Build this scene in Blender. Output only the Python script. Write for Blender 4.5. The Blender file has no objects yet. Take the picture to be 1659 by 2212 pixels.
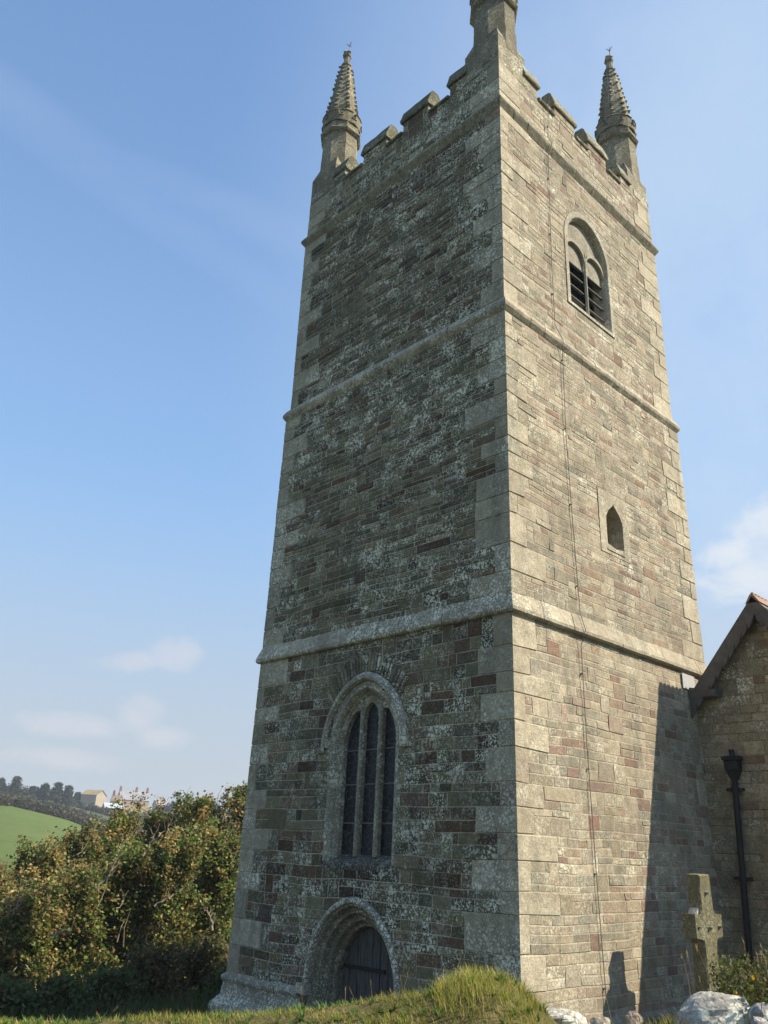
import bpy, math, random
from math import sin, cos, pi, sqrt, radians, atan2, hypot
from mathutils import Vector, Matrix

S = bpy.context.scene
COL = S.collection

# ---------------------------------------------------------------- camera
CAM = Vector((-12.609, -10.285, 2.916))
FL = 0.80636                                     # focal length / frame height
PITCH, ROLL, YAW = radians(22.464), radians(2.337), radians(46.463)
FW = Vector((cos(YAW) * cos(PITCH), sin(YAW) * cos(PITCH), sin(PITCH)))
_R = Vector((sin(YAW), -cos(YAW), 0)); _U = _R.cross(FW)
RT = _R * cos(ROLL) + _U * sin(ROLL); UP = -_R * sin(ROLL) + _U * cos(ROLL)
cd = bpy.data.cameras.new('camera'); cam = bpy.data.objects.new('camera', cd); COL.objects.link(cam)
cd.sensor_fit = 'VERTICAL'; cd.sensor_height = 24; cd.lens = 24 * FL
cd.clip_start = 0.05; cd.clip_end = 9000
cam.matrix_world = Matrix(((RT.x, UP.x, -FW.x, CAM.x), (RT.y, UP.y, -FW.y, CAM.y), (RT.z, UP.z, -FW.z, CAM.z), (0, 0, 0, 1)))
S.camera = cam

# ---------------------------------------------------------------- light
SUN = Vector((0.45, -0.57, 0.687)).normalized()
ELEV = math.asin(SUN.z); AZ = atan2(SUN.x, SUN.y)
S.view_settings.view_transform = 'Standard'; S.view_settings.look = 'None'
S.view_settings.gamma = 1; S.view_settings.exposure = 0.95
sd = bpy.data.lights.new('sun', 'SUN'); sd.energy = 4.15; sd.angle = radians(0.55); sd.color = (1, 0.91, 0.76)
so = bpy.data.objects.new('sun', sd); COL.objects.link(so)
so.rotation_euler = (-SUN).to_track_quat('-Z', 'Y').to_euler(); so.location = (20, -30, 40)

W = bpy.data.worlds.new('World'); S.world = W; W.use_nodes = True
nt = W.node_tree; N = nt.nodes; L = nt.links; N.clear()
out = N.new('ShaderNodeOutputWorld'); bg = N.new('ShaderNodeBackground'); bg.inputs[1].default_value = 0.10
sky = N.new('ShaderNodeTexSky'); sky.sky_type = 'NISHITA'; sky.sun_disc = False
sky.sun_elevation = ELEV; sky.sun_rotation = AZ
sky.altitude = 50; sky.air_density = 1.0; sky.dust_density = 0.5; sky.ozone_density = 2.0
def wn(t, **k):
    n = N.new(t)
    for a, b in k.items(): setattr(n, a, b)
    return n
def wmath(op, a, b=None, clamp=False):
    n = wn('ShaderNodeMath', operation=op, use_clamp=clamp)
    for i, v in enumerate((a, b)):
        if v is None: continue
        if isinstance(v, (int, float)): n.inputs[i].default_value = v
        else: L.new(v, n.inputs[i])
    return n.outputs[0]
tc = wn('ShaderNodeTexCoord'); GEN = tc.outputs['Generated']
def vdot(v):
    n = wn('ShaderNodeVectorMath', operation='DOT_PRODUCT'); L.new(GEN, n.inputs[0]); n.inputs[1].default_value = v
    return n.outputs['Value']
def pixdir(x, y):                                # direction of a point of the photograph (1659 px wide)
    return (FW + RT * ((x - 829.5) / (FL * 2212)) - UP * ((y - 1106) / (FL * 2212))).normalized()
def blob(x, y, rx, ry, rot=0.0):                 # soft elliptical mask around a sky direction
    d = pixdir(x, y); e = Vector((d.y, -d.x, 0)).normalized(); u = e.cross(d)
    e, u = e * cos(rot) + u * sin(rot), u * cos(rot) - e * sin(rot)
    s = FL * 2212
    p = wmath('POWER', wmath('MULTIPLY', vdot(e), s / rx), 2.0)
    q = wmath('POWER', wmath('MULTIPLY', vdot(u), s / ry), 2.0)
    fr = wmath('GREATER_THAN', vdot(d), 0.3)
    return wmath('MULTIPLY', wmath('SUBTRACT', 1.0, wmath('ADD', p, q), True), fr)
def wnoise(scale, detail, rough=0.55, sx=1, sy=1, sz=1, dist=0.0):
    m = wn('ShaderNodeMapping'); L.new(GEN, m.inputs[0]); m.inputs['Scale'].default_value = (sx, sy, sz)
    n = wn('ShaderNodeTexNoise'); L.new(m.outputs[0], n.inputs['Vector'])
    n.inputs['Scale'].default_value = scale; n.inputs['Detail'].default_value = detail
    n.inputs['Roughness'].default_value = rough; n.inputs['Distortion'].default_value = dist
    return n.outputs['Fac']
def ramp(v, a, b):
    n = wn('ShaderNodeMapRange', interpolation_type='SMOOTHSTEP'); L.new(v, n.inputs[0])
    n.inputs[1].default_value = a; n.inputs[2].default_value = b
    return n.outputs[0]
def wmix(f, c1, c2):
    n = wn('ShaderNodeMix', data_type='RGBA'); L.new(f, n.inputs[0])
    for i, c in ((6, c1), (7, c2)):
        if isinstance(c, tuple): n.inputs[i].default_value = c
        else: L.new(c, n.inputs[i])
    return n.outputs[2]
nz = wnoise(5.5, 7, 0.6)
puff = wnoise(16, 9, 0.66, 1, 1, 1.5, 0.5)
def cloud(blobs, thick, lo, hi):
    acc = None
    for b in blobs:
        v = blob(*b); acc = v if acc is None else wmath('MAXIMUM', acc, v)
    return wmath('MULTIPLY', ramp(wmath('ADD', acc, wmath('MULTIPLY', wmath('SUBTRACT', puff, 0.5), 2.3)), lo, hi), wmath('MULTIPLY', ramp(acc, 0.0, 0.12), thick))
c1 = cloud([(1710, 1140, 150, 100, 0.3), (1580, 1200, 80, 45, 0.0), (1650, 1240, 150, 75, 0.1)], 0.8, 0.05, 1.1)
c2 = cloud([(385, 1412, 75, 46, 0.0), (270, 1428, 95, 30, 0.15), (305, 1540, 66, 50, 0.1), (150, 1565, 120, 34, 0.0), (360, 1592, 75, 30, 0.0), (130, 1640, 150, 30, 0.0)], 0.48, 0.15, 1.2)
streak = wmath('MULTIPLY', wmath('MAXIMUM', blob(170, 330, 560, 60, -0.3), blob(520, 465, 480, 50, -0.16)), ramp(wnoise(3.0, 6, 0.6, 1, 1, 4), 0.2, 0.8))
streak = wmath('MULTIPLY', streak, 0.33)
UPZ = vdot((0.0, 0.0, 1.0))
tint = wn('ShaderNodeMix', data_type='RGBA', blend_type='MULTIPLY'); tint.inputs[0].default_value = 1
L.new(sky.outputs[0], tint.inputs[6]); tint.inputs[7].default_value = (0.86, 1.04, 1.22, 1)
inv = lambda v: wmath('SUBTRACT', 1.0, v)
mid = wmath('ADD', wmath('MULTIPLY', inv(ramp(UPZ, 0.12, 0.86)), 0.60), 0.25)                        # milky air, thicker low down
low = wmath('MULTIPLY', inv(ramp(UPZ, 0.0, 0.43)), 0.95)
veilr = wmath('MULTIPLY', ramp(vdot(tuple(pixdir(2000, 700))), 0.70, 1.0), 0.75)
veilr = wmath('MULTIPLY', veilr, ramp(nz, -0.4, 0.8))
col = wmix(mid, tint.outputs[2], (1.85, 3.0, 4.55, 1))
col = wmix(veilr, col, (3.1, 3.85, 4.75, 1))
col = wmix(low, col, (2.95, 3.25, 3.5, 1))
col = wmix(streak, col, (2.2, 2.95, 4.4, 1))
col = wmix(c2, col, (3.9, 3.9, 4.15, 1))
col = wmix(c1, col, (4.3, 4.5, 4.75, 1))
L.new(col, bg.inputs[0]); L.new(bg.outputs[0], out.inputs[0])

# ---------------------------------------------------------------- helpers
def at(x, y, r):                                 # photo point (1659 px wide) at horizontal distance r
    d = FW + RT * ((x - 829.5) / (FL * 2212)) - UP * ((y - 1106) / (FL * 2212))
    return CAM + d * (r / hypot(d.x, d.y))

class MB:
    def __init__(s): s.v = []; s.f = []; s.c = []; s.smooth = False
    def vert(s, p, c=(1, 1, 1, 0)): s.v.append((p[0], p[1], p[2])); s.c.append(c); return len(s.v) - 1
    def poly(s, pts, c=(1, 1, 1, 0)):
        s.f.append([s.vert(p, c) for p in pts])
    def box(s, a, b, c=(1, 1, 1, 0), j=0.0, rng=random):
        P = [(x, y, z) for x in (a[0], b[0]) for y in (a[1], b[1]) for z in (a[2], b[2])]
        i0 = len(s.v)
        for p in P: s.vert([q + rng.uniform(-j, j) for q in p] if j else p, c)
        for q in ((0, 1, 3, 2), (4, 6, 7, 5), (0, 4, 5, 1), (2, 3, 7, 6), (0, 2, 6, 4), (1, 5, 7, 3)): s.f.append([i0 + k for k in q])
    def tube(s, pts, rad, n=6, c=(1, 1, 1, 0), cap=True):
        pts = [Vector(p) for p in pts]; rings = []
        if isinstance(rad, (int, float)): rad = [rad] * len(pts)
        for i, p in enumerate(pts):
            t = (pts[min(i + 1, len(pts) - 1)] - pts[max(i - 1, 0)])
            t = t.normalized() if t.length > 1e-9 else Vector((0, 0, 1))
            a = t.cross(Vector((0.31, 0.2, 0.93)) if abs(t.z) < .9 else Vector((1, 0.1, 0))).normalized(); b = t.cross(a)
            rings.append([s.vert(p + a * (rad[i] * cos(2 * pi * k / n)) + b * (rad[i] * sin(2 * pi * k / n)), c) for k in range(n)])
        for r0, r1 in zip(rings, rings[1:]):
            for k in range(n): s.f.append([r0[k], r0[(k + 1) % n], r1[(k + 1) % n], r1[k]])
        if cap: s.f.append(rings[0][::-1]); s.f.append(rings[-1])
    def build(s, name, mat, parent=None, smooth=False):
        me = bpy.data.meshes.new(name); me.from_pydata(s.v, [], s.f)
        ca = me.attributes.new('Col', 'FLOAT_COLOR', 'POINT')
        ca.data.foreach_set('color', [x for c in s.c for x in c])
        me.materials.append(mat)
        if smooth: me.polygons.foreach_set('use_smooth', [True] * len(me.polygons))
        me.update()
        o = bpy.data.objects.new(name, me); COL.objects.link(o)
        if parent is not None: o.parent = parent
        return o

def empty(name, label, cat, group=None, loc=(0, 0, 0)):
    o = bpy.data.objects.new(name, None); COL.objects.link(o); o.location = loc; o.empty_display_size = 0.3
    return tag(o, label, cat, group)
def tag(o, label, cat, group=None):
    o['label'] = label; o['category'] = cat
    if group: o['group'] = group
    return o

# ---------------------------------------------------------------- materials
class NM:
    def __init__(s, name):
        s.m = bpy.data.materials.new(name); s.m.use_nodes = True; s.t = s.m.node_tree
        s.t.nodes.clear(); s.o = s.n('ShaderNodeOutputMaterial'); s.p = s.n('ShaderNodeBsdfPrincipled')
        s.l(s.p.outputs[0], s.o.inputs[0]); s.tc = s.n('ShaderNodeTexCoord').outputs['Object']
    def n(s, t, **k):
        n = s.t.nodes.new(t)
        for a, b in k.items(): setattr(n, a, b)
        return n
    def l(s, a, b): s.t.links.new(a, b)
    def set(s, sock, v):
        if hasattr(v, 'is_output'): s.l(v, sock)
        else: sock.default_value = v
    def noise(s, scale, detail=4, rough=0.6, stretch=None, dist=0.0):
        n = s.n('ShaderNodeTexNoise'); v = s.tc
        if stretch:
            m = s.n('ShaderNodeMapping'); s.l(v, m.inputs[0]); m.inputs['Scale'].default_value = stretch; v = m.outputs[0]
        s.l(v, n.inputs['Vector']); n.inputs['Scale'].default_value = scale; n.inputs['Detail'].default_value = detail
        n.inputs['Roughness'].default_value = rough; n.inputs['Distortion'].default_value = dist
        return n.outputs['Fac']
    def voro(s, scale, feature='F1', out='Distance', rand=1.0):
        n = s.n('ShaderNodeTexVoronoi', feature=feature); s.l(s.tc, n.inputs['Vector']); n.inputs['Scale'].default_value = scale
        n.inputs['Randomness'].default_value = rand
        return n.outputs[out]
    def ramp(s, v, a, b, lo=0.0, hi=1.0):
        n = s.n('ShaderNodeMapRange'); s.l(v, n.inputs[0]); n.inputs[1].default_value = a; n.inputs[2].default_value = b
        n.inputs[3].default_value = lo; n.inputs[4].default_value = hi
        return n.outputs[0]
    def math(s, op, a, b):
        n = s.n('ShaderNodeMath', operation=op); s.set(n.inputs[0], a); s.set(n.inputs[1], b); return n.outputs[0]
    def mix(s, f, a, b, mode='MIX'):
        n = s.n('ShaderNodeMix', data_type='RGBA', blend_type=mode); s.set(n.inputs[0], f); s.set(n.inputs[6], a); s.set(n.inputs[7], b); return n.outputs[2]
    def scale(s, c, f):
        n = s.n('ShaderNodeVectorMath', operation='SCALE'); s.l(c, n.inputs[0]); s.set(n.inputs['Scale'], f); return n.outputs[0]
    def attr(s):
        n = s.n('ShaderNodeAttribute', attribute_name='Col'); return n.outputs['Color'], n.outputs['Alpha']
    def bump(s, h, strength, dist):
        n = s.n('ShaderNodeBump'); s.l(h, n.inputs['Height']); n.inputs['Strength'].default_value = strength; n.inputs['Distance'].default_value = dist
        s.l(n.outputs[0], s.p.inputs['Normal'])
    def fin(s, c, rough=0.9, spec=0.25):
        s.set(s.p.inputs['Base Color'], c); s.set(s.p.inputs['Roughness'], rough); s.p.inputs['Specular IOR Level'].default_value = spec
        return s.m

def stone_mat(name, lichen=1.0, moss=0.0, tint=None):
    k = NM(name); c, a = k.attr()
    if tint: c = k.mix(1.0, c, tint + (1,), 'MULTIPLY')
    c = k.scale(c, k.ramp(k.noise(0.7, 5, 0.65), 0.3, 0.7, 0.82, 1.14))
    c = k.scale(c, k.ramp(k.noise(7, 5, 0.7), 0.28, 0.72, 0.72, 1.25))
    c = k.scale(c, k.ramp(k.noise(60, 3, 0.75), 0.3, 0.7, 0.66, 1.32))
    streak = k.noise(3.0, 4, 0.6, (1, 1, 0.16))
    c = k.mix(k.ramp(streak, 0.52, 0.74, 0, 0.52), c, (0.10, 0.095, 0.078, 1))
    if moss: c = k.mix(k.math('MULTIPLY', k.ramp(k.noise(5, 5, 0.7), 0.5, 0.66), moss), c, (0.085, 0.085, 0.035, 1))
    clus = k.ramp(k.noise(1.3, 5, 0.7), 0.36, 0.60, 0.0, 1.0); patch = k.ramp(k.noise(0.55, 6, 0.68), 0.40, 0.59, 0.32, 1.35)
    spots = k.ramp(k.math('SUBTRACT', k.ramp(k.noise(2.6, 4, 0.7), 0.36, 0.64, 0.10, 0.55), k.voro(17)), -.03, .05)
    fine = k.ramp(k.math('SUBTRACT', k.ramp(k.noise(4.5, 4, 0.7), 0.3, 0.66, 0.16, 0.50), k.voro(38)), -.04, .06)
    ros = k.ramp(k.math('SUBTRACT', k.math('ADD', k.ramp(k.noise(1.9, 4, 0.6), 0.45, 0.68, 0.0, 0.30), k.math('MULTIPLY', k.noise(24, 4, .7), .12)), k.voro(6.5)), 0.0, .05)
    blot = k.math('MAXIMUM', k.ramp(k.noise(11, 7, 0.78), 0.55, 0.63), ros)
    li = k.math('ADD', k.math('MULTIPLY', spots, 0.60), k.math('ADD', k.math('MULTIPLY', fine, 0.68), k.math('MULTIPLY', k.math('MULTIPLY', blot, clus), 0.85)))
    li = k.math('MINIMUM', k.math('MULTIPLY', k.math('MULTIPLY', k.math('MULTIPLY', li, a), patch), lichen), 0.9)
    c = k.mix(li, c, (0.79, 0.76, 0.58, 1))
    h = k.math('ADD', k.noise(34, 5, 0.7), k.math('MULTIPLY', k.noise(9, 4, 0.6), 0.9))
    k.bump(h, 0.75, 0.018)
    return k.fin(c, 0.95, 0.2)

def simple(name, col, rough=0.8, spec=0.3, var=0.25, scale=12, bump=0.0, stretch=None):
    k = NM(name)
    c = k.scale(k.mix(0.0, col + (1,), (0, 0, 0, 1)), k.ramp(k.noise(scale, 5, 0.65, stretch), 0.25, 0.75, 1 - var, 1 + var))
    if bump: k.bump(k.noise(scale * 3, 4, 0.6, stretch), bump, 0.01)
    return k.fin(c, rough, spec)

def attr_mat(name, rough=0.85, spec=0.2, var=0.2, scale=9, trans=0.0, bump=0.0):
    k = NM(name); c, a = k.attr()
    c = k.scale(c, k.ramp(k.noise(scale, 4, 0.6), 0.3, 0.7, 1 - var, 1 + var))
    if bump: k.bump(k.noise(scale * 4, 4, 0.6), bump, 0.01)
    m = k.fin(c, rough, spec)
    if trans:
        tr = k.n('ShaderNodeBsdfTranslucent'); k.l(c, tr.inputs[0]); mx = k.n('ShaderNodeMixShader'); mx.inputs[0].default_value = trans
        k.l(k.p.outputs[0], mx.inputs[1]); k.l(tr.outputs[0], mx.inputs[2]); k.l(mx.outputs[0], k.o.inputs[0])
    return m

M_STONE = stone_mat('stone_masonry', 1.25)
M_GRANITE = stone_mat('granite_dressings', 1.15)
M_COPING = stone_mat('mossy_coping', 0.7, 0.65)
M_PINN = stone_mat('pinnacle_stone', 0.85, 0.35)
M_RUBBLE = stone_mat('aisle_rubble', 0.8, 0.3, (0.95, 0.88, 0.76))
M_BOULDER = stone_mat('boulder_stone', 1.1, 0.35)
M_CROSS = stone_mat('cross_granite', 1.0, 0.5)
M_WOOD = simple('old_door_wood', (0.085, 0.08, 0.074), 0.8, 0.25, 0.65, 7, 0.6, (4, 4, 0.5))
M_IRON = simple('black_iron', (0.012, 0.012, 0.013), 0.55, 0.35, 0.3)
M_CABLE = simple('lead_cable', (0.13, 0.13, 0.11), 0.7, 0.3)
M_DARK = simple('dark_interior', (0.006, 0.006, 0.006), 0.9, 0.1)
M_SLATE = simple('slate_louvre', (0.12, 0.12, 0.11), 0.8, 0.3, 0.3)
M_BARGE = simple('weathered_bargeboard', (0.115, 0.10, 0.085), 0.85, 0.2, 0.35, 6, 0.3)
M_LEAD = simple('pale_lead_flashing', (0.42, 0.41, 0.40), 0.7, 0.3, 0.15)
M_FARM = attr_mat('farm_render', 0.9, 0.2, 0.12, 0.4)
M_LEAF = attr_mat('leaves', 0.55, 0.3, 0.25, 1.1, 0.42)
M_BARK = simple('pale_bark', (0.20, 0.165, 0.12), 0.9, 0.15, 0.35, 9, 0.5)
M_BARKD = simple('dark_bark', (0.06, 0.05, 0.04), 0.9, 0.15, 0.35, 9, 0.5)
M_GRASS = attr_mat('grass_blades', 0.6, 0.25, 0.25, 2.0, 0.42)
def glass_mat():
    k = NM('leaded_glass')
    e = k.voro(9.0, 'DISTANCE_TO_EDGE'); e2 = k.math('LESS_THAN', e, 0.035)
    c = k.mix(k.ramp(k.noise(3, 3), 0.35, 0.7), (0.006, 0.007, 0.008, 1), (0.022, 0.027, 0.034, 1))
    c = k.mix(e2, c, (0.07, 0.075, 0.07, 1))
    k.bump(k.voro(9.0, 'F1', 'Color'), 0.15, 0.02)
    return k.fin(c, k.ramp(e2, 0, 1, 0.30, 0.7), 0.16)
M_GLASS = glass_mat()

# ---------------------------------------------------------------- masonry
SIDE_SHADE = {'w': (.53, .548, .44), 'n': (.53, .548, .44)}             # shade painted into stone colour: west and north faces darker and greener
SMEAN = (.305, .262, .187)
def stone_colour(r, lich, red=0.10, side_shade=None, soft=0.0):
    t = r.random(); v = r.uniform(0.84, 1.16)
    if t < red * .5: b = (0.215, 0.125, 0.090); lich *= 0.4              # maroon shillet
    elif t < red: b = (0.275, 0.185, 0.13); lich *= 0.6
    elif t < red + .13: b = (0.30, 0.225, 0.155); lich *= 0.8
    elif t < red + .35: b = (0.295, 0.255, 0.175)
    elif t < red + .45: b = (0.235, 0.205, 0.145); lich *= 0.6
    elif t < red + .77: b = (0.335, 0.278, 0.19)
    else: b = (0.39, 0.325, 0.225)
    w = r.uniform(-.008, .012)
    c = (b[0] * v + w, b[1] * v, b[2] * v - w, lich * (0.2 + 1.15 * r.random() ** 1.4))
    if soft: c = tuple(x + (m - x) * soft for x, m in zip(c, SMEAN)) + (c[3],)
    if side_shade:
        q = r.uniform(.55, 1.18); c = tuple(x * y * q for x, y in zip(c, side_shade)) + (c[3],)
    return c
def granite_colour(r, lich=0.6):
    v = r.uniform(0.86, 1.12)
    return (0.36 * v, 0.307 * v, 0.215 * v, lich * r.uniform(0.5, 1.0))
MORTAR = (0.42, 0.355, 0.245)

def levels(z0, z1, r, a=0.26, b=0.5):
    z = z0; o = []
    while z < z1 - 0.16:
        h = r.uniform(a, b)
        if z + h > z1 - 0.2: h = z1 - z
        o.append((z, z + h)); z += h
    return o

def masonry(mb, mapf, hf, lv, solid, r, lich, quoin, course=0.135, lmin=0.14, lmax=0.5, mort=MORTAR, keep=None, red=0.10, side_shade=None, stain=None, soft=0.0, proud=1.0):
    """mapf(u, z, off) -> point; hf(z) half width; solid(za, zb) -> intervals; quoin(level, side) -> length or 0"""
    for li, (la, lb) in enumerate(lv):
        n = max(1, round((lb - la) / course)); cuts = [0.0]
        for i in range(n): cuts.append(cuts[-1] + r.uniform(0.7, 1.35))
        zs = [la + (lb - la) * q / cuts[-1] for q in cuts]
        hm = hf((la + lb) / 2); blocked = []
        for side in (-1, 1):
            ql = quoin(li, side)
            iv = [(-hm, -hm + ql) if side < 0 else (hm - ql, hm)]
            if ql and any(p[0] <= iv[0][0] + .01 and p[1] >= iv[0][1] - .01 for p in solid(la, lb)):
                blocked.append((iv[0][0], iv[0][1], 0, n))
                o = r.uniform(0.012, 0.02) if ql > 0.3 else r.uniform(0.008, 0.016)
                stone(mb, mapf, hf, iv[0][0], iv[0][1], la, lb, 0.014, tuple(x * (y * .3 + .7) * f_ for x, y, f_ in zip(granite_colour(r, lich * 0.8) if ql > .43 or r.random() < .4 else stone_colour(r, lich * .8, .05, None, .5), (side_shade or (1, 1, 1)) + (1,), (1.14, 1.14, 1.13, 1))), r, side)
        for ci in range(n):
            za, zb = zs[ci], zs[ci + 1]
            for (ua, ub) in solid(za, zb):
                # mortar bed
                ea = -1 if abs(ua + hm) < 0.01 else 0; eb = 1 if abs(ub - hm) < 0.01 else 0
                mb.poly([mapf(-hf(za) if ea else ua, za, 0), mapf(hf(za) if eb else ub, za, 0), mapf(hf(zb) if eb else ub, zb, 0), mapf(-hf(zb) if ea else ua, zb, 0)], mort + (lich * 0.5,))
                segs = [(ua, ub)]
                for (p, q, c0, c1) in blocked:
                    if not (c0 <= ci < c1): continue
                    ns = []
                    for (x, y) in segs:
                        if q <= x or p >= y: ns.append((x, y)); continue
                        if p > x: ns.append((x, p))
                        if q < y: ns.append((q, y))
                    segs = ns
                for (x, y) in segs:
                    if y - x < 0.03: continue
                    hgt = zb - za; u = x
                    while u < y - 0.02:
                        l = r.uniform(lmin, lmax) * (0.75 + 2.0 * hgt)
                        if r.random() < 0.12: l *= 1.6
                        if y - (u + l) < 0.12: l = y - u
                        top = zb; c1 = ci + 1
                        if ci + 1 < n and r.random() < 0.13 and l < 0.5 and zs[ci + 2] - za < 0.36:
                            ok = all(any(p <= u and q >= u + l for (p, q) in solid(zb, zs[ci + 2])) for _ in (0,)) and not any(c0 <= ci + 1 < cc and not (q <= u or p >= u + l) for (p, q, c0, cc) in blocked)
                            if ok: top = zs[ci + 2]; blocked.append((u, u + l, ci + 1, ci + 2))
                        col = stone_colour(r, lich, red, side_shade, soft)
                        if stain: q_ = stain(u + l / 2, (za + top) / 2); col = (col[0] * q_, col[1] * q_, col[2] * q_, col[3] * (.3 + .7 * q_))
                        if keep is None or keep(u, u + l, za, top):
                            sd = -1 if (ea and u == ua) else (1 if (eb and abs(u + l - ub) < 1e-6) else 0)
                            stone(mb, mapf, hf, u, u + l, za, top, proud * (r.uniform(0.003, 0.013) if r.random() < .93 else r.uniform(.013, .024)), col, r, sd)
                        u += l

def stone(mb, mapf, hf, ua, ub, za, zb, off, col, r, side=0):
    g = r.uniform(0.005, 0.011); b = r.uniform(0.004, 0.010)
    i0 = len(mb.v); jj = min(0.012, (ub - ua) * 0.08)
    rim = [(ua + g, za + g * .8), (ub - g, za + g * .8), (ub - g, zb - g * .8), (ua + g, zb - g * .8)]
    edge = [side < 0, side > 0, side > 0, side < 0]
    for (u, z), e in zip(rim, edge):
        mb.vert(mapf(side * hf(z) if e else u, z, 0), col)
    for k, ((u, z), e) in enumerate(zip(rim, edge)):
        zz = z + (b if k < 2 else -b); uu = u + (b if k in (0, 3) else -b)
        if e: mb.vert(mapf(side * (hf(zz) + off), zz, off), col)
        else: mb.vert(mapf(uu + r.uniform(-jj, jj), zz + r.uniform(-.004, .004), off * r.uniform(0.75, 1.15)), col)
    for k in range(4):
        if edge[k] and edge[(k + 1) % 4]:
            continue
        mb.f.append([i0 + k, i0 + (k + 1) % 4, i0 + 4 + (k + 1) % 4, i0 + 4 + k])
    mb.f.append([i0 + 4, i0 + 5, i0 + 6, i0 + 7])

class Arch:                                       # arched opening: half width a, springing zs, apex za, foot zf, roundness k
    def __init__(s, a, zs, za, zf, u0=0.0, k=0.25):
        s.a, s.zs, s.za, s.zf, s.u0, s.k = a, zs, za, zf, u0, k
        h = za - zs; s.r = (h * h + a * a) / (2 * a); s.h = h
    def w(s, z):
        if z <= s.zs: return s.a
        if z >= s.za: return 0.0
        q = max(0.0, sqrt(max(0, s.r ** 2 - (z - s.zs) ** 2)) - (s.r - s.a))
        return q * (1 - s.k) + s.k * s.a * sqrt(max(0, 1 - ((z - s.zs) / s.h) ** 2))
    def top(s, u):
        x = abs(u - s.u0)
        if x >= s.a: return s.zs
        lo, hi = s.zs, s.za
        for _ in range(30):
            m = (lo + hi) / 2
            if s.w(m) > x: lo = m
            else: hi = m
        return lo
    def pts(s, n=12, foot=True):
        rt = []
        for i in range(n + 1):
            z = s.zs + s.h * sin(pi / 2 * i / n); rt.append((s.u0 + s.w(z), z))
        lf = [(2 * s.u0 - x, z) for x, z in rt]
        o = [(s.u0 - s.a, s.zf)] if foot else []
        o += lf; o += rt[::-1][1:]
        if foot: o.append((s.u0 + s.a, s.zf))
        return o

def minus(iv, hole):
    o = []
    for (x, y) in iv:
        p, q = hole
        if q <= x or p >= y: o.append((x, y)); continue
        if p > x: o.append((x, p))
        if q < y: o.append((q, y))
    return o

# tower half width as a function of height
HT = [(-1.0, 3.20), (0.95, 3.135), (6.37, 3.076), (6.50, 3.074), (11.80, 3.040), (12.0, 2.985), (16.62, 2.992), (16.8, 2.972), (19, 2.965)]
def hT(z):
    for (a, p), (b, q) in zip(HT, HT[1:]):
        if z <= b: return p + (q - p) * (z - a) / (b - a) + .002 * sin(23.7 * z) + .002 * sin(41.3 * z + 1)    # worn, uneven arrises
    return HT[-1][1]
def wob(u, z):
    return (0.014 * sin(u * 1.7 + z * 0.9) + 0.009 * sin(u * 4.1 - z * 2.3)) * max(0.0, 1 - (u / 2.9) ** 4)
def face(side, h=hT):
    def west(u, z, off): return (-(h(z) + off), u, z + wob(u, z))
    def south(u, z, off): return (u, -(h(z) + off), z + wob(u + 3, z))
    def east(u, z, off): return (h(z) + off, -u, z + wob(u, z))
    def north(u, z, off): return (-u, h(z) + off, z + wob(u, z))
    return {'w': west, 's': south, 'e': east, 'n': north}[side]

# openings
WIN_CUT = Arch(0.86, 4.55, 5.60, 2.72)
DOOR_CUT = Arch(0.95, 0.98, 2.18, -0.6, 0, .7)
BEL_CUT = Arch(0.78, 14.72, 15.62, 13.06, -0.09, .6)
SL0 = 0.055
def slit_w(z):
    if z < 8.70: return 0.28
    if z < 8.86: return 0.28 - (z - 8.70) / 0.16 * 0.10
    if z < 9.03: return 0.18 * (1 - (z - 8.86) / 0.17) ** 1.4
    return 0
OPEN = {'w': [(WIN_CUT, 0.04), (DOOR_CUT, 0.03)], 's': [(BEL_CUT, 0.03)], 'e': [], 'n': []}
def solid_for(side, za, zb, h=hT):
    hm = h((za + zb) / 2); iv = [(-hm, hm)]
    for A, m in OPEN[side]:
        if (za + zb) / 2 > A.zf and za < A.za:
            w = A.w(max(za, A.zf) if za > A.zf else A.zf)
            iv = minus(iv, (A.u0 - w + m, A.u0 + w - m)) if w > m else iv
    if side == 's' and 8.06 < (za + zb) / 2 < 9.12:
        iv = minus(iv, (SL0 - 0.5, SL0 + 0.5))
    return iv

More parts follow.
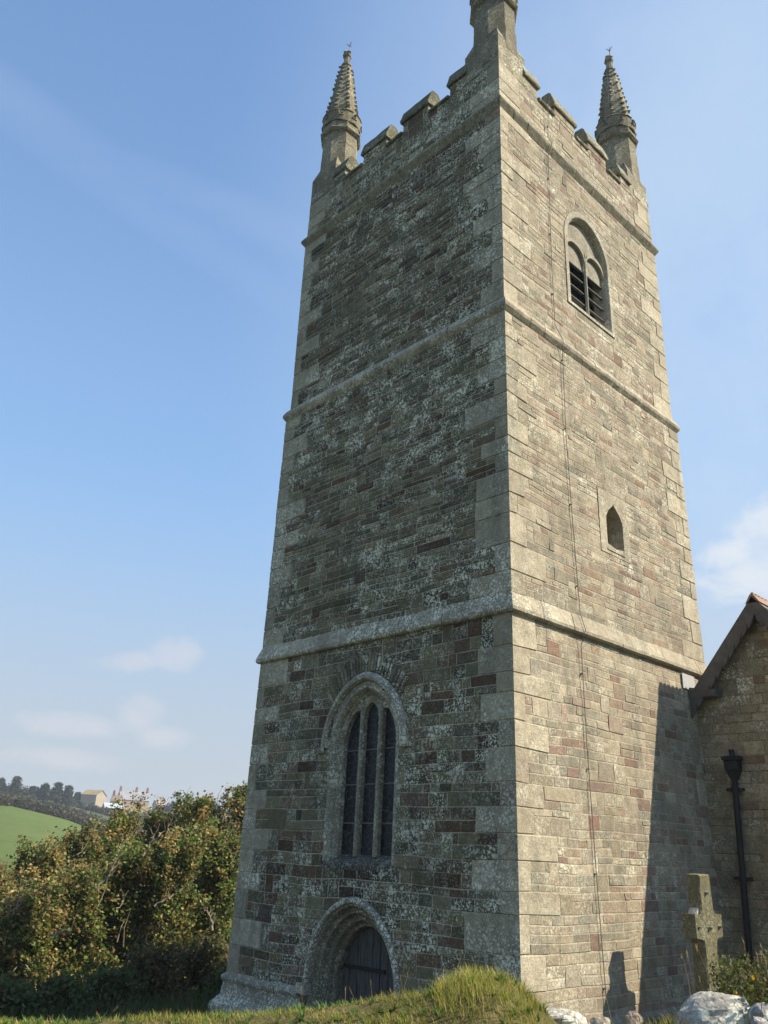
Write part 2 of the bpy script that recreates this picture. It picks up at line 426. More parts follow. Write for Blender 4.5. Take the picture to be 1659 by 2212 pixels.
tower = empty('church_tower', 'tall square stone church tower of three stages with battlements and corner pinnacles', 'tower')
rng = random.Random(7)
def west_stain(u, z):
    q = 1.0
    if abs(u) < .95 and 1.9 < z < 2.9: q *= 1 - .55 * max(0, 1 - abs(u) / .95) ** .5
    q *= 1 - .28 * max(0, 1 - abs(z - 16.2) / .6) - .22 * max(0, 1 - abs(z - 11.3) / .5)
    if z > 12: q *= .86
    return q
STAIN = {'w': west_stain, 'n': west_stain, 's': lambda u, z: 1 - .12 * max(0, 1 - abs(z - 16.0) / .8)}
STAGES = [(-0.9, 0.30, 'base'), (0.93, 6.33, 's1'), (6.60, 11.70, 's2'), (12.02, 16.55, 's3')]
walls = MB()
LICH = {'w': 1.0, 's': 0.42, 'e': 0.4, 'n': 0.7}
for (z0, z1, nm) in STAGES:
    lv = levels(z0, z1, rng)
    par = {}
    for ci, corner in enumerate(('sw', 'se', 'ne', 'nw')):
        for li in range(len(lv)):
            big = (li + ci) % 2 == 0
            if rng.random() < 0.10: big = not big
            l1 = rng.uniform(0.5, 0.95); l2 = rng.uniform(0.2, 0.42)
            par[corner, li] = (l1, l2) if big else (l2, l1)
    for side, (cl, cr) in {'w': ('sw', 'nw'), 's': ('sw', 'se'), 'e': ('ne', 'se'), 'n': ('ne', 'nw')}.items():
        # in the face's own u axis: west u=y, south u=x, east u=-y, north u=-x
        left, right = cl, cr
        def q(li, sd, side=side, left=left, right=right):
            c = left if sd < 0 else right
            a, b = par[c, li]
            return a if side in ('w', 'e') else b
        hh = (lambda z: hT(z) + 0.12) if nm == 'base' else hT
        masonry(walls, face(side, hh), hh, lv, (lambda za, zb, side=side, hh=hh: solid_for(side, za, zb, hh)), rng, LICH[side] * (1.0 if nm != 's1' else 0.8), q, red=(.24 if nm == 's1' else .16) if side == 'w' else .09, side_shade=SIDE_SHADE.get(side), stain=STAIN.get(side), soft=.22 if side in 'se' else 0, proud=.55 if side in 'se' else 1,
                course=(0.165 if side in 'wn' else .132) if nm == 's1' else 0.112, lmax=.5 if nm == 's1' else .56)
tw = walls.build('wall', M_STONE, tower)

# roof platform and inside of the tower
mb = MB(); mb.poly([(-2.6, -2.6, 17.2), (2.6, -2.6, 17.2), (2.6, 2.6, 17.2), (-2.6, 2.6, 17.2)], (.2, .2, .2, 0)); mb.build('roof', M_SLATE, tower)

# horizontal mouldings: a profile (out, z) swept round the square
def ring_mould(name, prof, mat, col, seg=14, skip=None, jit=0.006, seed=1):
    r = random.Random(seed); mb = MB()
    # sample positions along each side, shared by all profile points so the joints read as separate stones
    for side in 'wsen':
        H = 3.2; n = seg; cuts = [-1.0]
        for i in range(n): cuts.append(cuts[-1] + r.uniform(0.6, 1.4))
        tot = cuts[-1] + 1; cuts = [-1 + 2 * (c + 1) / tot for c in cuts]
        for i in range(n):
            a, b = cuts[i], cuts[i + 1]
            if skip and skip(side, a * H, b * H): continue
            c = col(r); c = c[:3] + (c[3] * {'w': 1.0, 'n': 1.0}.get(side, .4),); dj = r.uniform(-jit, jit); dz = r.uniform(-jit, jit); gap = 0.0012
            rows = []
            sub = 4
            for (o, z) in prof:
                h = o; row = []
                for k in range(sub + 1):
                    t = a + (b - a) * k / sub
                    e0 = (k == 0 and i > 0); e1 = (k == sub and i < n - 1)
                    tt = t + (gap if e0 else 0) - (gap if e1 else 0)
                    end = (i == 0 and k == 0) or (i == n - 1 and k == sub)
                    d = 0 if end else dj + r.uniform(-jit, jit) * .6
                    hh = h + d
                    u = tt * h
                    zz = z + (0 if end else dz)
                    row.append(mb.vert({'w': (-hh, u, zz), 's': (u, -hh, zz), 'e': (hh, -u, zz), 'n': (-u, hh, zz)}[side], c))
                rows.append(row)
            for p, q in zip(rows, rows[1:]):
                for k in range(sub): mb.f.append([p[k], p[k + 1], q[k + 1], q[k]])
            for k in (0, sub):
                mb.f.append([rw[k] for rw in rows])
    return mb.build(name, mat, tower)
gcol = lambda l: (lambda r: granite_colour(r, l))
h3 = hT(6.3)
ring_mould('string_course', [(3.03, 6.27), (3.135, 6.285), (3.16, 6.31), (3.165, 6.36), (3.155, 6.39), (3.075, 6.62), (3.03, 6.64)], M_GRANITE, gcol(1.0), 9, seed=3)
ring_mould('string_course', [(2.98, 11.66), (3.05, 11.70), (3.10, 11.77), (3.115, 11.82), (3.105, 11.87), (3.06, 11.95), (2.99, 12.03), (2.93, 12.05)], M_GRANITE, gcol(1.0), 12, seed=4)
ring_mould('string_course', [(2.93, 16.50), (3.00, 16.53), (3.065, 16.64), (3.085, 16.68), (3.085, 16.73), (3.06, 16.745), (3.055, 16.78), (3.03, 16.80), (2.985, 16.86), (2.92, 16.88)], M_COPING, (lambda r: (.25, .225, .15, .5)), 12, seed=5)
ring_mould('plinth', [(3.2, 0.26), (3.29, 0.28), (3.32, 0.31), (3.335, 0.42), (3.32, 0.48), (3.26, 0.545), (3.21, 0.60), (3.185, 0.74), (3.18, 0.80), (3.205, 0.81), (3.215, 0.85), (3.205, 0.89), (3.14, 0.95), (3.0, 0.955)], M_GRANITE, (lambda r: (.27, .235, .17, r.uniform(.4, .9))), 10,
           skip=lambda s, a, b: s == 'w' and b > -1.0 and a < 0.93, seed=6)

# parapet: battlements
MERL = [(-3.2, -1.66), (-1.03, -0.26), (0.28, 1.05), (1.67, 3.2)]
par = MB(); pl = levels(16.80, 17.86, rng, 0.24, 0.42); ml = [(17.86, 18.17)]
for side in 'wsen':
    lq = [rng.uniform(0.3, 0.8) for _ in range(20)]
    masonry(par, face(side), hT, pl, (lambda za, zb: [(-hT(za), hT(za))]), rng, LICH[side], (lambda li, sd: lq[li * 2 + (sd > 0)]), course=0.14, side_shade=SIDE_SHADE.get(side), soft=.38 if side in 'se' else 0, proud=.6)
    masonry(par, face(side), hT, ml, (lambda za, zb: [(max(a, -hT(za)), min(b, hT(za))) for a, b in MERL]), rng, LICH[side], (lambda li, sd: 0), course=0.155, side_shade=SIDE_SHADE.get(side))
    f = face(side)
    g = (0.22, 0.2, 0.16, 0.5)
    for a, b in MERL:      # merlon cheeks and backs
        a = max(a, -2.96); b = min(b, 2.96); q = [(a, 0), (b, 0), (b, -0.42), (a, -0.42)]
        for (u0, o0), (u1, o1) in zip(q, q[1:] + q[:1]):
            if o0 == 0 and o1 == 0: continue
            par.poly([f(u0, 17.8, o0), f(u1, 17.8, o1), f(u1, 18.2, o1), f(u0, 18.2, o0)], g)
    par.poly([f(-2.55, 16.8, -0.42), f(2.55, 16.8, -0.42), f(2.55, 17.9, -0.42), f(-2.55, 17.9, -0.42)], g)
par.build('parapet', M_STONE, tower)
def coping_run(mb, side, a, b, prof, c, r):
    f = face(side); rows = []
    n = max(2, int((b - a) / 0.12))
    for (o, z) in prof:
        rows.append([mb.vert(f(a + (b - a) * k / n + r.uniform(-.004, .004), z + r.uniform(-.007, .007), o + r.uniform(-.007, .007)), c) for k in range(n + 1)])
    for p, q in zip(rows, rows[1:] + rows[:1]):
        for k in range(n): mb.f.append([p[k], p[k + 1], q[k + 1], q[k]])
    mb.f.append([p[0] for p in rows]); mb.f.append([p[-1] for p in rows][::-1])
PM = [(-0.02, 18.165), (0.055, 18.165), (0.07, 18.20), (0.06, 18.25), (0.04, 18.30), (-0.03, 18.55), (-0.09, 18.615), (-0.25, 18.62), (-0.33, 18.50), (-0.46, 18.22), (-0.46, 18.165)]
PC = [(-0.02, 17.86), (0.05, 17.86), (0.065, 17.89), (0.05, 17.93), (-0.12, 18.02), (-0.44, 18.05), (-0.44, 17.86)]
for side in 'wsen':
    for a, b in ((-2.14, -1.61), (-1.08, -0.21), (0.23, 1.10), (1.62, 2.14)):
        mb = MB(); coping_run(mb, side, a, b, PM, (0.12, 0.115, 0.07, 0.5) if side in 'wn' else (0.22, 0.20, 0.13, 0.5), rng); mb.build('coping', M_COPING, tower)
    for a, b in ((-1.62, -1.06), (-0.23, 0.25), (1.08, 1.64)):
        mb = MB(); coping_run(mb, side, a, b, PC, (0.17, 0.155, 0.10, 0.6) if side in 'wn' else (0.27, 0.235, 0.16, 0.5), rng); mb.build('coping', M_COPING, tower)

# pinnacles
def octa(mb, rings, c, r=None, j=0.0):
    idx = []
    for (z, q) in rings:
        R = q / cos(pi / 8)
        idx.append([mb.vert((R * cos(pi / 8 + k * pi / 4) + (r.uniform(-j, j) if r else 0), R * sin(pi / 8 + k * pi / 4) + (r.uniform(-j, j) if r else 0), z), c) for k in range(8)])
    for p, q in zip(idx, idx[1:]):
        for k in range(8): mb.f.append([p[k], p[(k + 1) % 8], q[(k + 1) % 8], q[k]])
    mb.f.append(idx[-1]); mb.f.append(idx[0][::-1])
def lump(mb, p, q, c, r):
    i0 = len(mb.v)
    a, b, cc = q
    for dx, dy, dz in ((1, 0, 0), (0, 1, 0), (-1, 0, 0), (0, -1, 0), (0, 0, 1), (0, 0, -1)):
        mb.vert((p[0] + dx * a * r.uniform(.8, 1.2), p[1] + dy * a * r.uniform(.8, 1.2), p[2] + dz * cc * r.uniform(.8, 1.2) - (0 if dz else 0.2 * cc)), c)
    for k in range(4):
        mb.f.append([i0 + k, i0 + (k + 1) % 4, i0 + 4]); mb.f.append([i0 + (k + 1) % 4, i0 + k, i0 + 5])
def pinnacle(cx, cy, seed):
    r = random.Random(seed); mb = MB(); c = lambda: tuple(q * f for q, f in zip(granite_colour(r, 0.9), (.60, .61, .56, .7)))
    sx, sy = (1 if cx > 0 else -1), (1 if cy > 0 else -1)
    h = 0.45
    mb.box((-h, -h, 17.9 - 18), (h, h, 18.64 - 18), c(), 0.006, r)
    z0 = 0.60
    R = 0.445
    octa(mb, [(0.5, R), (1.15, R), (1.16, R - .012), (1.55, R - .016), (1.56, R - .02), (1.95, R - .02)], c(), r, 0.006)
    t = R * math.tan(pi / 8)
    for ax, ay in ((1, 1), (1, -1), (-1, 1), (-1, -1)):     # broaches
        d = R / sqrt(2)
        P = [(ax * h, ay * h, .64), (ax * h, ay * t, .64), (ax * d, ay * d, 1.06), (ax * t, ay * h, .64)]
        cc = c(); mb.poly([P[0], P[1], P[2]], cc); mb.poly([P[0], P[2], P[3]], cc)
    octa(mb, [(1.92, .42), (1.96, .47), (2.01, .505), (2.05, .505), (2.10, .46), (2.16, .455)], c(), r, 0.008)
    octa(mb, [(2.12, .45), (2.32, .455), (2.34, .44)], c(), r, 0.006)
    for k in range(8):                                       # little battlement round the spire foot
        for dk, zt in ((0, 2.66), (0.5, 2.47)):
            a0 = pi / 8 + (k + dk) * pi / 4; w = pi / 11 if dk == 0 else pi / 22
            cc = c(); q = []
            ri = .36
            for z, ro in ((2.28 if dk else 2.27, .50), (zt - .06, .505), (zt - .05, .53), (zt, .50)):
                q.append([mb.vert((ro * cos(a0 + s * w), ro * sin(a0 + s * w), z + r.uniform(-.01, .01)), cc) for s in (-1, 0, 1)] + [mb.vert((ri * cos(a0 + s * w), ri * sin(a0 + s * w), z), cc) for s in (1, -1)])
            for p0, p1 in zip(q, q[1:]):
                for i in range(5): mb.f.append([p0[i], p0[(i + 1) % 5], p1[(i + 1) % 5], p1[i]])
            mb.f.append(q[-1]); mb.f.append(q[0][::-1])
    prof = [(2.40, .40), (2.75, .375), (3.0, .355), (3.4, .315), (3.8, .265), (4.2, .215), (4.5, .165), (4.68, .125), (4.72, .14), (4.77, .135), (4.79, .095), (5.05, .075), (5.10, .11), (5.15, .115)]
    octa(mb, [(z, q) for z, q in prof], c(), r, 0.008)
    for i in range(11):                                      # crockets up the eight arrises
        z = 2.78 + i * 0.175
        q = .38 - (z - 2.7) / 1.9 * .23
        for k in range(8):
            a = pi / 8 + k * pi / 4; R2 = q / cos(pi / 8) + 0.006
            if r.random() < 0.06: continue
            s = 0.074 - i * 0.0028
            lump(mb, (R2 * cos(a), R2 * sin(a), z + (k % 2) * .085 + r.uniform(-.03, .03)), (s, s, s * 0.95), c(), r)
    lump(mb, (0, 0, 5.24), (.13, .13, .10), c(), r)
    lump(mb, (0.02, 0, 5.33), (.075, .075, .07), c(), r)
    o = mb.build('pinnacle', M_PINN, tower); o.location = (cx, cy, 18)
    m2 = MB()
    m2.tube([(0.03, -0.03, 5.25), (0.035, -0.035, 5.66)], 0.011, 5)
    for a in (0.3, 2.4, 4.4): m2.tube([(0.035, -0.035, 5.52), (0.035 + .09 * cos(a), -0.035 + .09 * sin(a), 5.61)], 0.008, 4)
    ro = m2.build('lightning_rod', M_IRON, o)
    return o
for i, (sx, sy) in enumerate(((-1, -1), (-1, 1), (1, -1), (1, 1))): pinnacle(sx * 2.53, sy * 2.53, 20 + i)

# ---------------------------------------------------------------- openings of the tower
def nest(mb, mapf, orders, c, r=None, n=14, foot=True):
    """orders: (Arch, depth inwards); strips between consecutive outlines"""
    rows = [[mb.vert(mapf(u, z, -d), c if not callable(c) else c()) for (u, z) in A.pts(n, foot)] for A, d in orders]
    for p, q in zip(rows, rows[1:]):
        for k in range(len(p) - 1): mb.f.append([p[k], p[k + 1], q[k + 1], q[k]])
def flat(side):
    h0 = {'w': 3.10, 's': 3.0}[side]
    return h0
def plane_map(side, h0, slope=0.0, zref=0.0):
    def f(u, z, off):
        h = h0 + (z - zref) * slope + off
        return (-h, u, z) if side == 'w' else (u, -h, z)
    return f
def bar(mb, mapf, u0, u1, z0, z1, d0, d1, c, ch=0.02):       # upright bar with chamfered front edges
    for (a, b) in (((u0, d0 + ch * 1.6), (u0 + ch, d0)), ((u0 + ch, d0), (u1 - ch, d0)), ((u1 - ch, d0), (u1, d0 + ch * 1.6)), ((u1, d0 + ch * 1.6), (u1, d1)), ((u0, d1), (u0, d0 + ch * 1.6))):
        mb.poly([mapf(a[0], z0, -a[1]), mapf(b[0], z0, -b[1]), mapf(b[0], z1, -b[1]), mapf(a[0], z1, -a[1])], c)
def plate(mb, mapf, us, lo, hi, d0, d1, c):
    for a, b in zip(us, us[1:]):
        la, lb_, ha, hb = lo(a), lo(b), hi(a), hi(b)
        if ha - la < 1e-4 and hb - lb_ < 1e-4: continue
        mb.poly([mapf(a, la, -d0), mapf(b, lb_, -d0), mapf(b, max(hb, lb_), -d0), mapf(a, max(ha, la), -d0)], c)
        mb.poly([mapf(a, la, -d0), mapf(b, lb_, -d0), mapf(b, lb_, -d1), mapf(a, la, -d1)], c)
def lin(a, b, n): return [a + (b - a) * i / n for i in range(n + 1)]

# west window
fw = plane_map('w', 3.088, -0.012, 4.2)
gc = (0.27, 0.24, 0.172, 0.6)
mb = MB()
nest(mb, fw, [(Arch(.90, 4.55, 5.62, 2.78), .06), (Arch(.90, 4.55, 5.62, 2.78), -.016), (Arch(.765, 4.55, 5.50, 2.78), -.016), (Arch(.735, 4.55, 5.47, 2.78), .02), (Arch(.715, 4.55, 5.45, 2.78), .05), (Arch(.705, 4.55, 5.44, 2.78), .085),
              (Arch(.685, 4.55, 5.42, 2.78), .09), (Arch(.655, 4.55, 5.39, 2.78), .15), (Arch(.65, 4.55, 5.38, 2.78), .32)], gc)
win = mb.build('window', M_GRANITE, tower)
hood = [(Arch(.895, 4.55, 5.61, 4.56), .02), (Arch(.895, 4.55, 5.61, 4.56), -.05), (Arch(.92, 4.55, 5.64, 4.56), -.10), (Arch(.965, 4.55, 5.69, 4.56), -.11), (Arch(1.03, 4.55, 5.76, 4.56), -.055), (Arch(1.03, 4.55, 5.76, 4.56), .02)]
mb = MB(); nest(mb, fw, hood, (0.31, 0.275, 0.21, 1.0), n=18)
for s in (-1, 1):
    for (A, d), (B, e) in zip(hood[1:], hood[2:]): mb.poly([fw(s * A.a, 4.56, -d), fw(s * B.a, 4.56, -e), fw(s * B.a, 4.56, .02), fw(s * A.a, 4.56, .02)], (0.3, .27, .2, .5))
    mb.poly([fw(s * .9, 4.56, .10), fw(s * 1.10, 4.56, .085), fw(s * 1.10, 4.47, .06), fw(s * .9, 4.47, .06)], (0.33, .3, .22, 1))
    mb.poly([fw(s * .9, 4.47, .06), fw(s * 1.10, 4.47, .06), fw(s * 1.10, 4.47, .0), fw(s * .9, 4.47, .0)], (0.33, .3, .22, 1))
    mb.poly([fw(s * 1.10, 4.56, .085), fw(s * 1.10, 4.56, .0), fw(s * 1.10, 4.47, .0), fw(s * 1.10, 4.47, .06)], (0.33, .3, .22, 1))
    mb.poly([fw(s * .9, 4.56, .10), fw(s * 1.10, 4.56, .085), fw(s * 1.10, 4.56, .0), fw(s * .9, 4.56, .0)], (0.33, .3, .22, 1))
mb.build('hood_mould', M_GRANITE, win)
A6 = Arch(.655, 4.55, 5.39, 2.8)
for s in (-1, 1):
    mb = MB(); u = s * .225; bar(mb, fw, u - .042, u + .042, 2.86, A6.top(u) + .02, .12, .26, (0.25, .225, .155, .5)); mb.build('mullion', M_GRANITE, win)
mb = MB()
CL = Arch(.18, 5.02, 5.27, 0)
plate(mb, fw, lin(-.18, .18, 14), lambda u: CL.top(u), lambda u: A6.top(u) + .03, .14, .25, (0.25, .225, .155, .5))
for s in (-1, 1):
    us = lin(.27, .64, 12)
    plate(mb, fw, [s * u for u in us], lambda u: A6.top(u) - .03 - .10 * max(0, 1 - abs(abs(u) - .27) / .14), lambda u: A6.top(u) + .03, .14, .25, (0.25, .225, .155, .5))
mb.build('tracery', M_GRANITE, win)
mb = MB(); mb.poly([fw(u, z, -.235) for u, z in Arch(.66, 4.55, 5.39, 2.8).pts(14)]); mb.build('glass', M_GLASS, win)
mb = MB()
for z in (3.35, 3.95, 4.50):
    mb.box((-3.088 + .215, -.65, z), (-3.088 + .23, .65, z + .02))
mb.build('saddle_bar', M_CABLE, win)
mb = MB()      # deep sloping sill, stained black
sc = (0.075, 0.068, 0.052, 0.25)
for (u0, z0, d0, u1, z1, d1) in ((.84, 2.66, -.02, .84, 2.775, -.02), (.84, 2.775, -.02, .76, 2.78, .03), (.76, 2.78, .03, .66, 2.92, .30)):
    mb.poly([fw(-u0, z0, -d0), fw(u0, z0, -d0), fw(u1, z1, -d1), fw(-u1, z1, -d1)], sc)
mb.poly([fw(-.84, 2.66, .02), fw(.84, 2.66, .02), fw(.84, 2.66, -.05), fw(-.84, 2.66, -.05)], sc)
mb.build('sill', M_GRANITE, win)

# relieving arch of thin slates over the west window
mb = MB(); r = random.Random(5)
for i in range(31):
    t = -1 + 2 * i / 30
    if abs(t) > 0.8: continue
    A = Arch(1.05, 4.55, 5.77, 4.5); u = 1.02 * t * 0.98; z = A.top(u)
    n = Vector((u * 1.0, (z - 4.2))).normalized(); tv = Vector((n[1], -n[0]))
    L0, L1, w = .01, r.uniform(.26, .36), r.uniform(.022, .036)
    P = [(u + n[0] * l + tv[0] * s * w, z + n[1] * l + tv[1] * s * w) for l, s in ((L0, -1), (L0, 1), (L1, 1.15), (L1, -1.15))]
    cc = stone_colour(r, 0.8, .1, SIDE_SHADE['w'])
    front = [mb.vert(fw(p[0], p[1], .038), cc) for p in P]; back = [mb.vert(fw(p[0], p[1], 0.0), cc) for p in P]
    mb.f.append(front)
    for k in range(4): mb.f.append([back[k], back[(k + 1) % 4], front[(k + 1) % 4], front[k]])
mb.build('relieving_arch', M_STONE, tower)

# west door
fd = plane_map('w', 3.128, 0, 1)
def DA(a, za): return Arch(a, 0.98, za, -0.6, 0, .7)
mb = MB()
dcol = (0.20, 0.178, 0.122, 0.5)
dor = [(DA(.97, 2.2), .08), (DA(.97, 2.2), -.015), (DA(.935, 2.165), -.015), (DA(.915, 2.145), .02), (DA(.90, 2.13), .07), (DA(.875, 2.10), .10), (DA(.855, 2.08), .085), (DA(.84, 2.065), .09), (DA(.83, 2.05), .13),
       (DA(.815, 2.035), .18), (DA(.785, 2.0), .21), (DA(.765, 1.98), .19), (DA(.75, 1.96), .20), (DA(.74, 1.945), .24), (DA(.73, 1.93), .29), (DA(.705, 1.905), .32), (DA(.69, 1.885), .31), (DA(.675, 1.87), .34), (DA(.67, 1.86), .50)]
nest(mb, fd, dor, dcol, n=18)
door = mb.build('doorway', M_GRANITE, tower)
hd = [(Arch(a_, .98, z_, .98, 0, .7), d_) for a_, z_, d_ in ((.965, 2.19, .02), (.965, 2.19, -.035), (.985, 2.21, -.065), (1.02, 2.245, -.07), (1.065, 2.29, -.035), (1.065, 2.29, .03))]
mb = MB(); nest(mb, fd, hd, (0.25, 0.222, 0.165, 1.1), n=18)
for s in (-1, 1):
    mb.box((-3.24, s * 1.03 - .11, .86), (-3.1, s * 1.03 + .11, 1.0), (0.34, .31, .24, 1.2), .01)
mb.build('hood_mould', M_GRANITE, door)
mb = MB(); us = lin(-.68, .68, 8); r = random.Random(3)
for a, b in zip(us, us[1:]):
    dd = .43 + r.uniform(0, .012); ga = .007
    za, zb = DA(.685, 1.87).top(a), DA(.685, 1.87).top(b)
    P = [(a + ga, -.3), (b - ga, -.3), (b - ga, zb), (a + ga, za)]
    v = r.uniform(.7, 1.2)
    fr = [mb.vert(fd(u, z, -dd), (v, v, v, 0)) for u, z in P]; bk = [mb.vert(fd(u, z, -dd - .05), (v, v, v, 0)) for u, z in P]
    mb.f.append(fr)
    for k in range(4): mb.f.append([bk[k], bk[(k + 1) % 4], fr[(k + 1) % 4], fr[k]])
mb.build('door', M_WOOD, door)
for z in (.55, 1.25): mb = MB(); mb.box((-3.128 + .405, -.30, z), (-3.128 + .425, .655, z + .055)); mb.tube([(-3.128 + .40, .655, z - .03), (-3.128 + .40, .655, z + .085)], .02, 6); mb.build('hinge', M_IRON, door)
mb = MB(); mb.poly([fd(u, z, -.49) for u, z in DA(.66, 1.85).pts(10)]); mb.build('shadow_gap', M_DARK, door)

# belfry window (south)
fb = plane_map('s', 2.990)
def BA(a, za, zf=13.06): return Arch(a, 14.72, za, zf, -.09, .6)
mb = MB()
nest(mb, fb, [(BA(.86, 15.72), .06), (BA(.86, 15.72), -.018), (BA(.755, 15.58), -.018), (BA(.74, 15.56), .0), (BA(.73, 15.55), .03), (BA(.715, 15.53), .045), (BA(.71, 15.52), .11), (BA(.705, 15.51), .34)], (0.36, .315, .235, .5))
mb.poly([fb(-.95, 13.04, .02), fb(.77, 13.04, .02), fb(.77, 13.11, .02), fb(-.95, 13.11, .02)], (0.36, .315, .235, .5))
mb.poly([fb(-.95, 13.11, .02), fb(.77, 13.11, .02), fb(.60, 13.20, -.32), fb(-.78, 13.20, -.32)], (0.36, .315, .235, .5))
bel = mb.build('window', M_GRANITE, tower)
bel['label'] = 'louvred belfry window'
mb = MB(); AI = BA(.71, 15.52); U0 = -.09
bar(mb, fb, U0 - .03, U0 + .03, 13.14, 14.74, .052, .10, (0.37, .325, .24, .3))
mb.build('mullion', M_GRANITE, bel)
tcol = (0.37, .325, .24, .3)
for s in (-1, 1):        # two pointed light heads, a moulded bar following each; open eyelet above
    mb = MB(); HL = Arch(.33, 14.50, 14.80, 0, U0 + s * .366, .2)
    us = lin(HL.u0 - .345, HL.u0 + .345, 18)
    bt = lambda u: min(HL.top(u) + .085, AI.top(u))
    plate(mb, fb, us, lambda u: HL.top(u), bt, .055, .12, tcol)
    for a, b in zip(us, us[1:]): mb.poly([fb(a, bt(a), -.055), fb(b, bt(b), -.055), fb(b, bt(b), -.12), fb(a, bt(a), -.12)], tcol)
    mb.build('tracery', M_GRANITE, bel)
mb = MB(); plate(mb, fb, lin(U0 - .71, U0 + .71, 24), lambda u: 14.33, lambda u: AI.top(u), .13, .17, (0.30, .265, .19, .3)); mb.build('head_board', M_GRANITE, bel)
for zl in (14.30, 14.02, 13.74, 13.46):
    mb = MB()
    P = [(-.11, zl - .005), (-.11, zl - .022), (-.18, zl + .008), (-.18, zl + .025)]
    for a, b in ((U0 - .71, U0 - .03), (U0 + .03, U0 + .71)):
        f0 = [mb.vert(fb(a, z, d)) for d, z in P]; f1 = [mb.vert(fb(b, z, d)) for d, z in P]
        for k in range(4): mb.f.append([f0[k], f0[(k + 1) % 4], f1[(k + 1) % 4], f1[k]])
        mb.f.append(f0); mb.f.append(f1[::-1])
    mb.build('louvre', M_SLATE, bel)
mb = MB(); mb.poly([fb(u, z, -.42) for u, z in BA(.74, 15.54).pts(10)]); mb.build('shadow_gap', M_DARK, bel)

# small stair light (south)
fs = plane_map('s', 3.060)
mb = MB(); zs = lin(7.99, 9.19, 25)
gcs = (0.365, .312, .218, .3)
for a, b in zip(zs, zs[1:]):
    wa, wb = (slit_w(a) if a > 8.16 else 0), (slit_w(b) if b > 8.16 else 0)
    for s in (-1, 1):
        oa = .505 if s < 0 else .50
        mb.poly([fs(SL0 + s * wa, a, .017), fs(SL0 + s * oa, a, .017), fs(SL0 + s * oa, b, .017), fs(SL0 + s * wb, b, .017)], gcs)
        if wa or wb: mb.poly([fs(SL0 + s * wa, a, .017), fs(SL0 + s * wb, b, .017), fs(SL0 + s * wb, b, -.30), fs(SL0 + s * wa, a, -.30)], gcs)
        mb.poly([fs(SL0 + s * oa, a, .017), fs(SL0 + s * oa, b, .017), fs(SL0 + s * oa, b, -.05), fs(SL0 + s * oa, a, -.05)], gcs)
mb.poly([fs(SL0 - .28, 8.11, .03), fs(SL0 + .29, 8.11, .03), fs(SL0 + .28, 8.18, -.28), fs(SL0 - .28, 8.18, -.28)], gcs)
mb.poly([fs(SL0 - .30, 8.06, .03), fs(SL0 + .30, 8.06, .03), fs(SL0 + .30, 8.11, .03), fs(SL0 - .30, 8.11, .03)], gcs)
sl = mb.build('window', M_GRANITE, tower); sl['label'] = 'small narrow stair window'
mb = MB(); mb.poly([fs(SL0 - .3, 8.1, -.29), fs(SL0 + .3, 8.1, -.29), fs(SL0 + .3, 9.1, -.29), fs(SL0 - .3, 9.1, -.29)], (0.12, .105, .085, .3)); mb.build('blocking', M_GRANITE, sl)

# lightning conductor down the south face
mb = MB()
cp = [(-1.38, -3.10, 18.10), (-1.38, -3.06, 17.8), (-1.40, -3.02, 16.95), (-1.41, -3.12, 16.72), (-1.42, -3.02, 16.45), (-1.49, -3.02, 13.7), (-1.48, -3.02, 12.2), (-1.42, -3.14, 11.84), (-1.37, -3.08, 11.55), (-1.41, -3.09, 9.9), (-1.34, -3.10, 7.7), (-1.30, -3.11, 6.65),
      (-1.31, -3.20, 6.36), (-1.34, -3.12, 6.1), (-1.345, -3.13, 4.6), (-1.31, -3.15, 2.7), (-1.27, -3.17, 1.2), (-1.27, -3.25, .85), (-1.27, -3.4, .3)]
mb.tube(cp, 0.0065, 5)
for i in range(12):
    z = 1.3 + i * 1.45
    for a, b in zip(cp, cp[1:]):
        if b[2] <= z <= a[2]:
            t = (z - b[2]) / max(1e-6, a[2] - b[2]); mb.box((b[0] + (a[0] - b[0]) * t - .012, b[1] + (a[1] - b[1]) * t - .008, z), (b[0] + (a[0] - b[0]) * t + .012, b[1] + (a[1] - b[1]) * t + .03, z + .02)); break
mb.build('lightning_conductor', M_CABLE, tower)

# ---------------------------------------------------------------- aisle at the right
aisle = empty('church_aisle', 'stone church aisle with steep gabled end in shade beside the tower', 'church building', loc=(2.5, -4.5, 0))
AX, AY = 2.5, -4.5
XW = 2.52; APY, APZ = -4.48, 7.50
def roof_z(y): return APZ - abs(y - APY) * 1.205
def mapg(u, z, off): return (XW - off - AX, u - AY + 0.0, z)
mb = MB(); r = random.Random(12)
lv = levels(-0.5, 7.3, r, 0.3, 0.5)
def gsol(za, zb):
    a, b = -7.2, -2.9
    z = zb + .1
    lo = APY - (APZ - z) / 1.205; hi = APY + (APZ - z) / 1.205
    a = max(a, lo); b = min(b, hi)
    return [(a, b)] if b - a > .05 else []
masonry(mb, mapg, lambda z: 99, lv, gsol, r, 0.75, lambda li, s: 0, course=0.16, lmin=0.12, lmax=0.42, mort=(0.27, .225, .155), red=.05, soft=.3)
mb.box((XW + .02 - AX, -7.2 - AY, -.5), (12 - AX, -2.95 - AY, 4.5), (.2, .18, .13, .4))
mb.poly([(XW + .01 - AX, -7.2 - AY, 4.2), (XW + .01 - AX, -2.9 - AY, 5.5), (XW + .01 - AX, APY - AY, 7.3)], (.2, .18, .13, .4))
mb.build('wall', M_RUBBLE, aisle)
k = NM('slate_roof'); c, a = k.attr(); c = k.scale(c, k.ramp(k.noise(5, 5, .7), .3, .7, .7, 1.3)); M_ROOF = k.fin(c, .8, .3)
mb = MB(); r = random.Random(4)
XV = 2.28
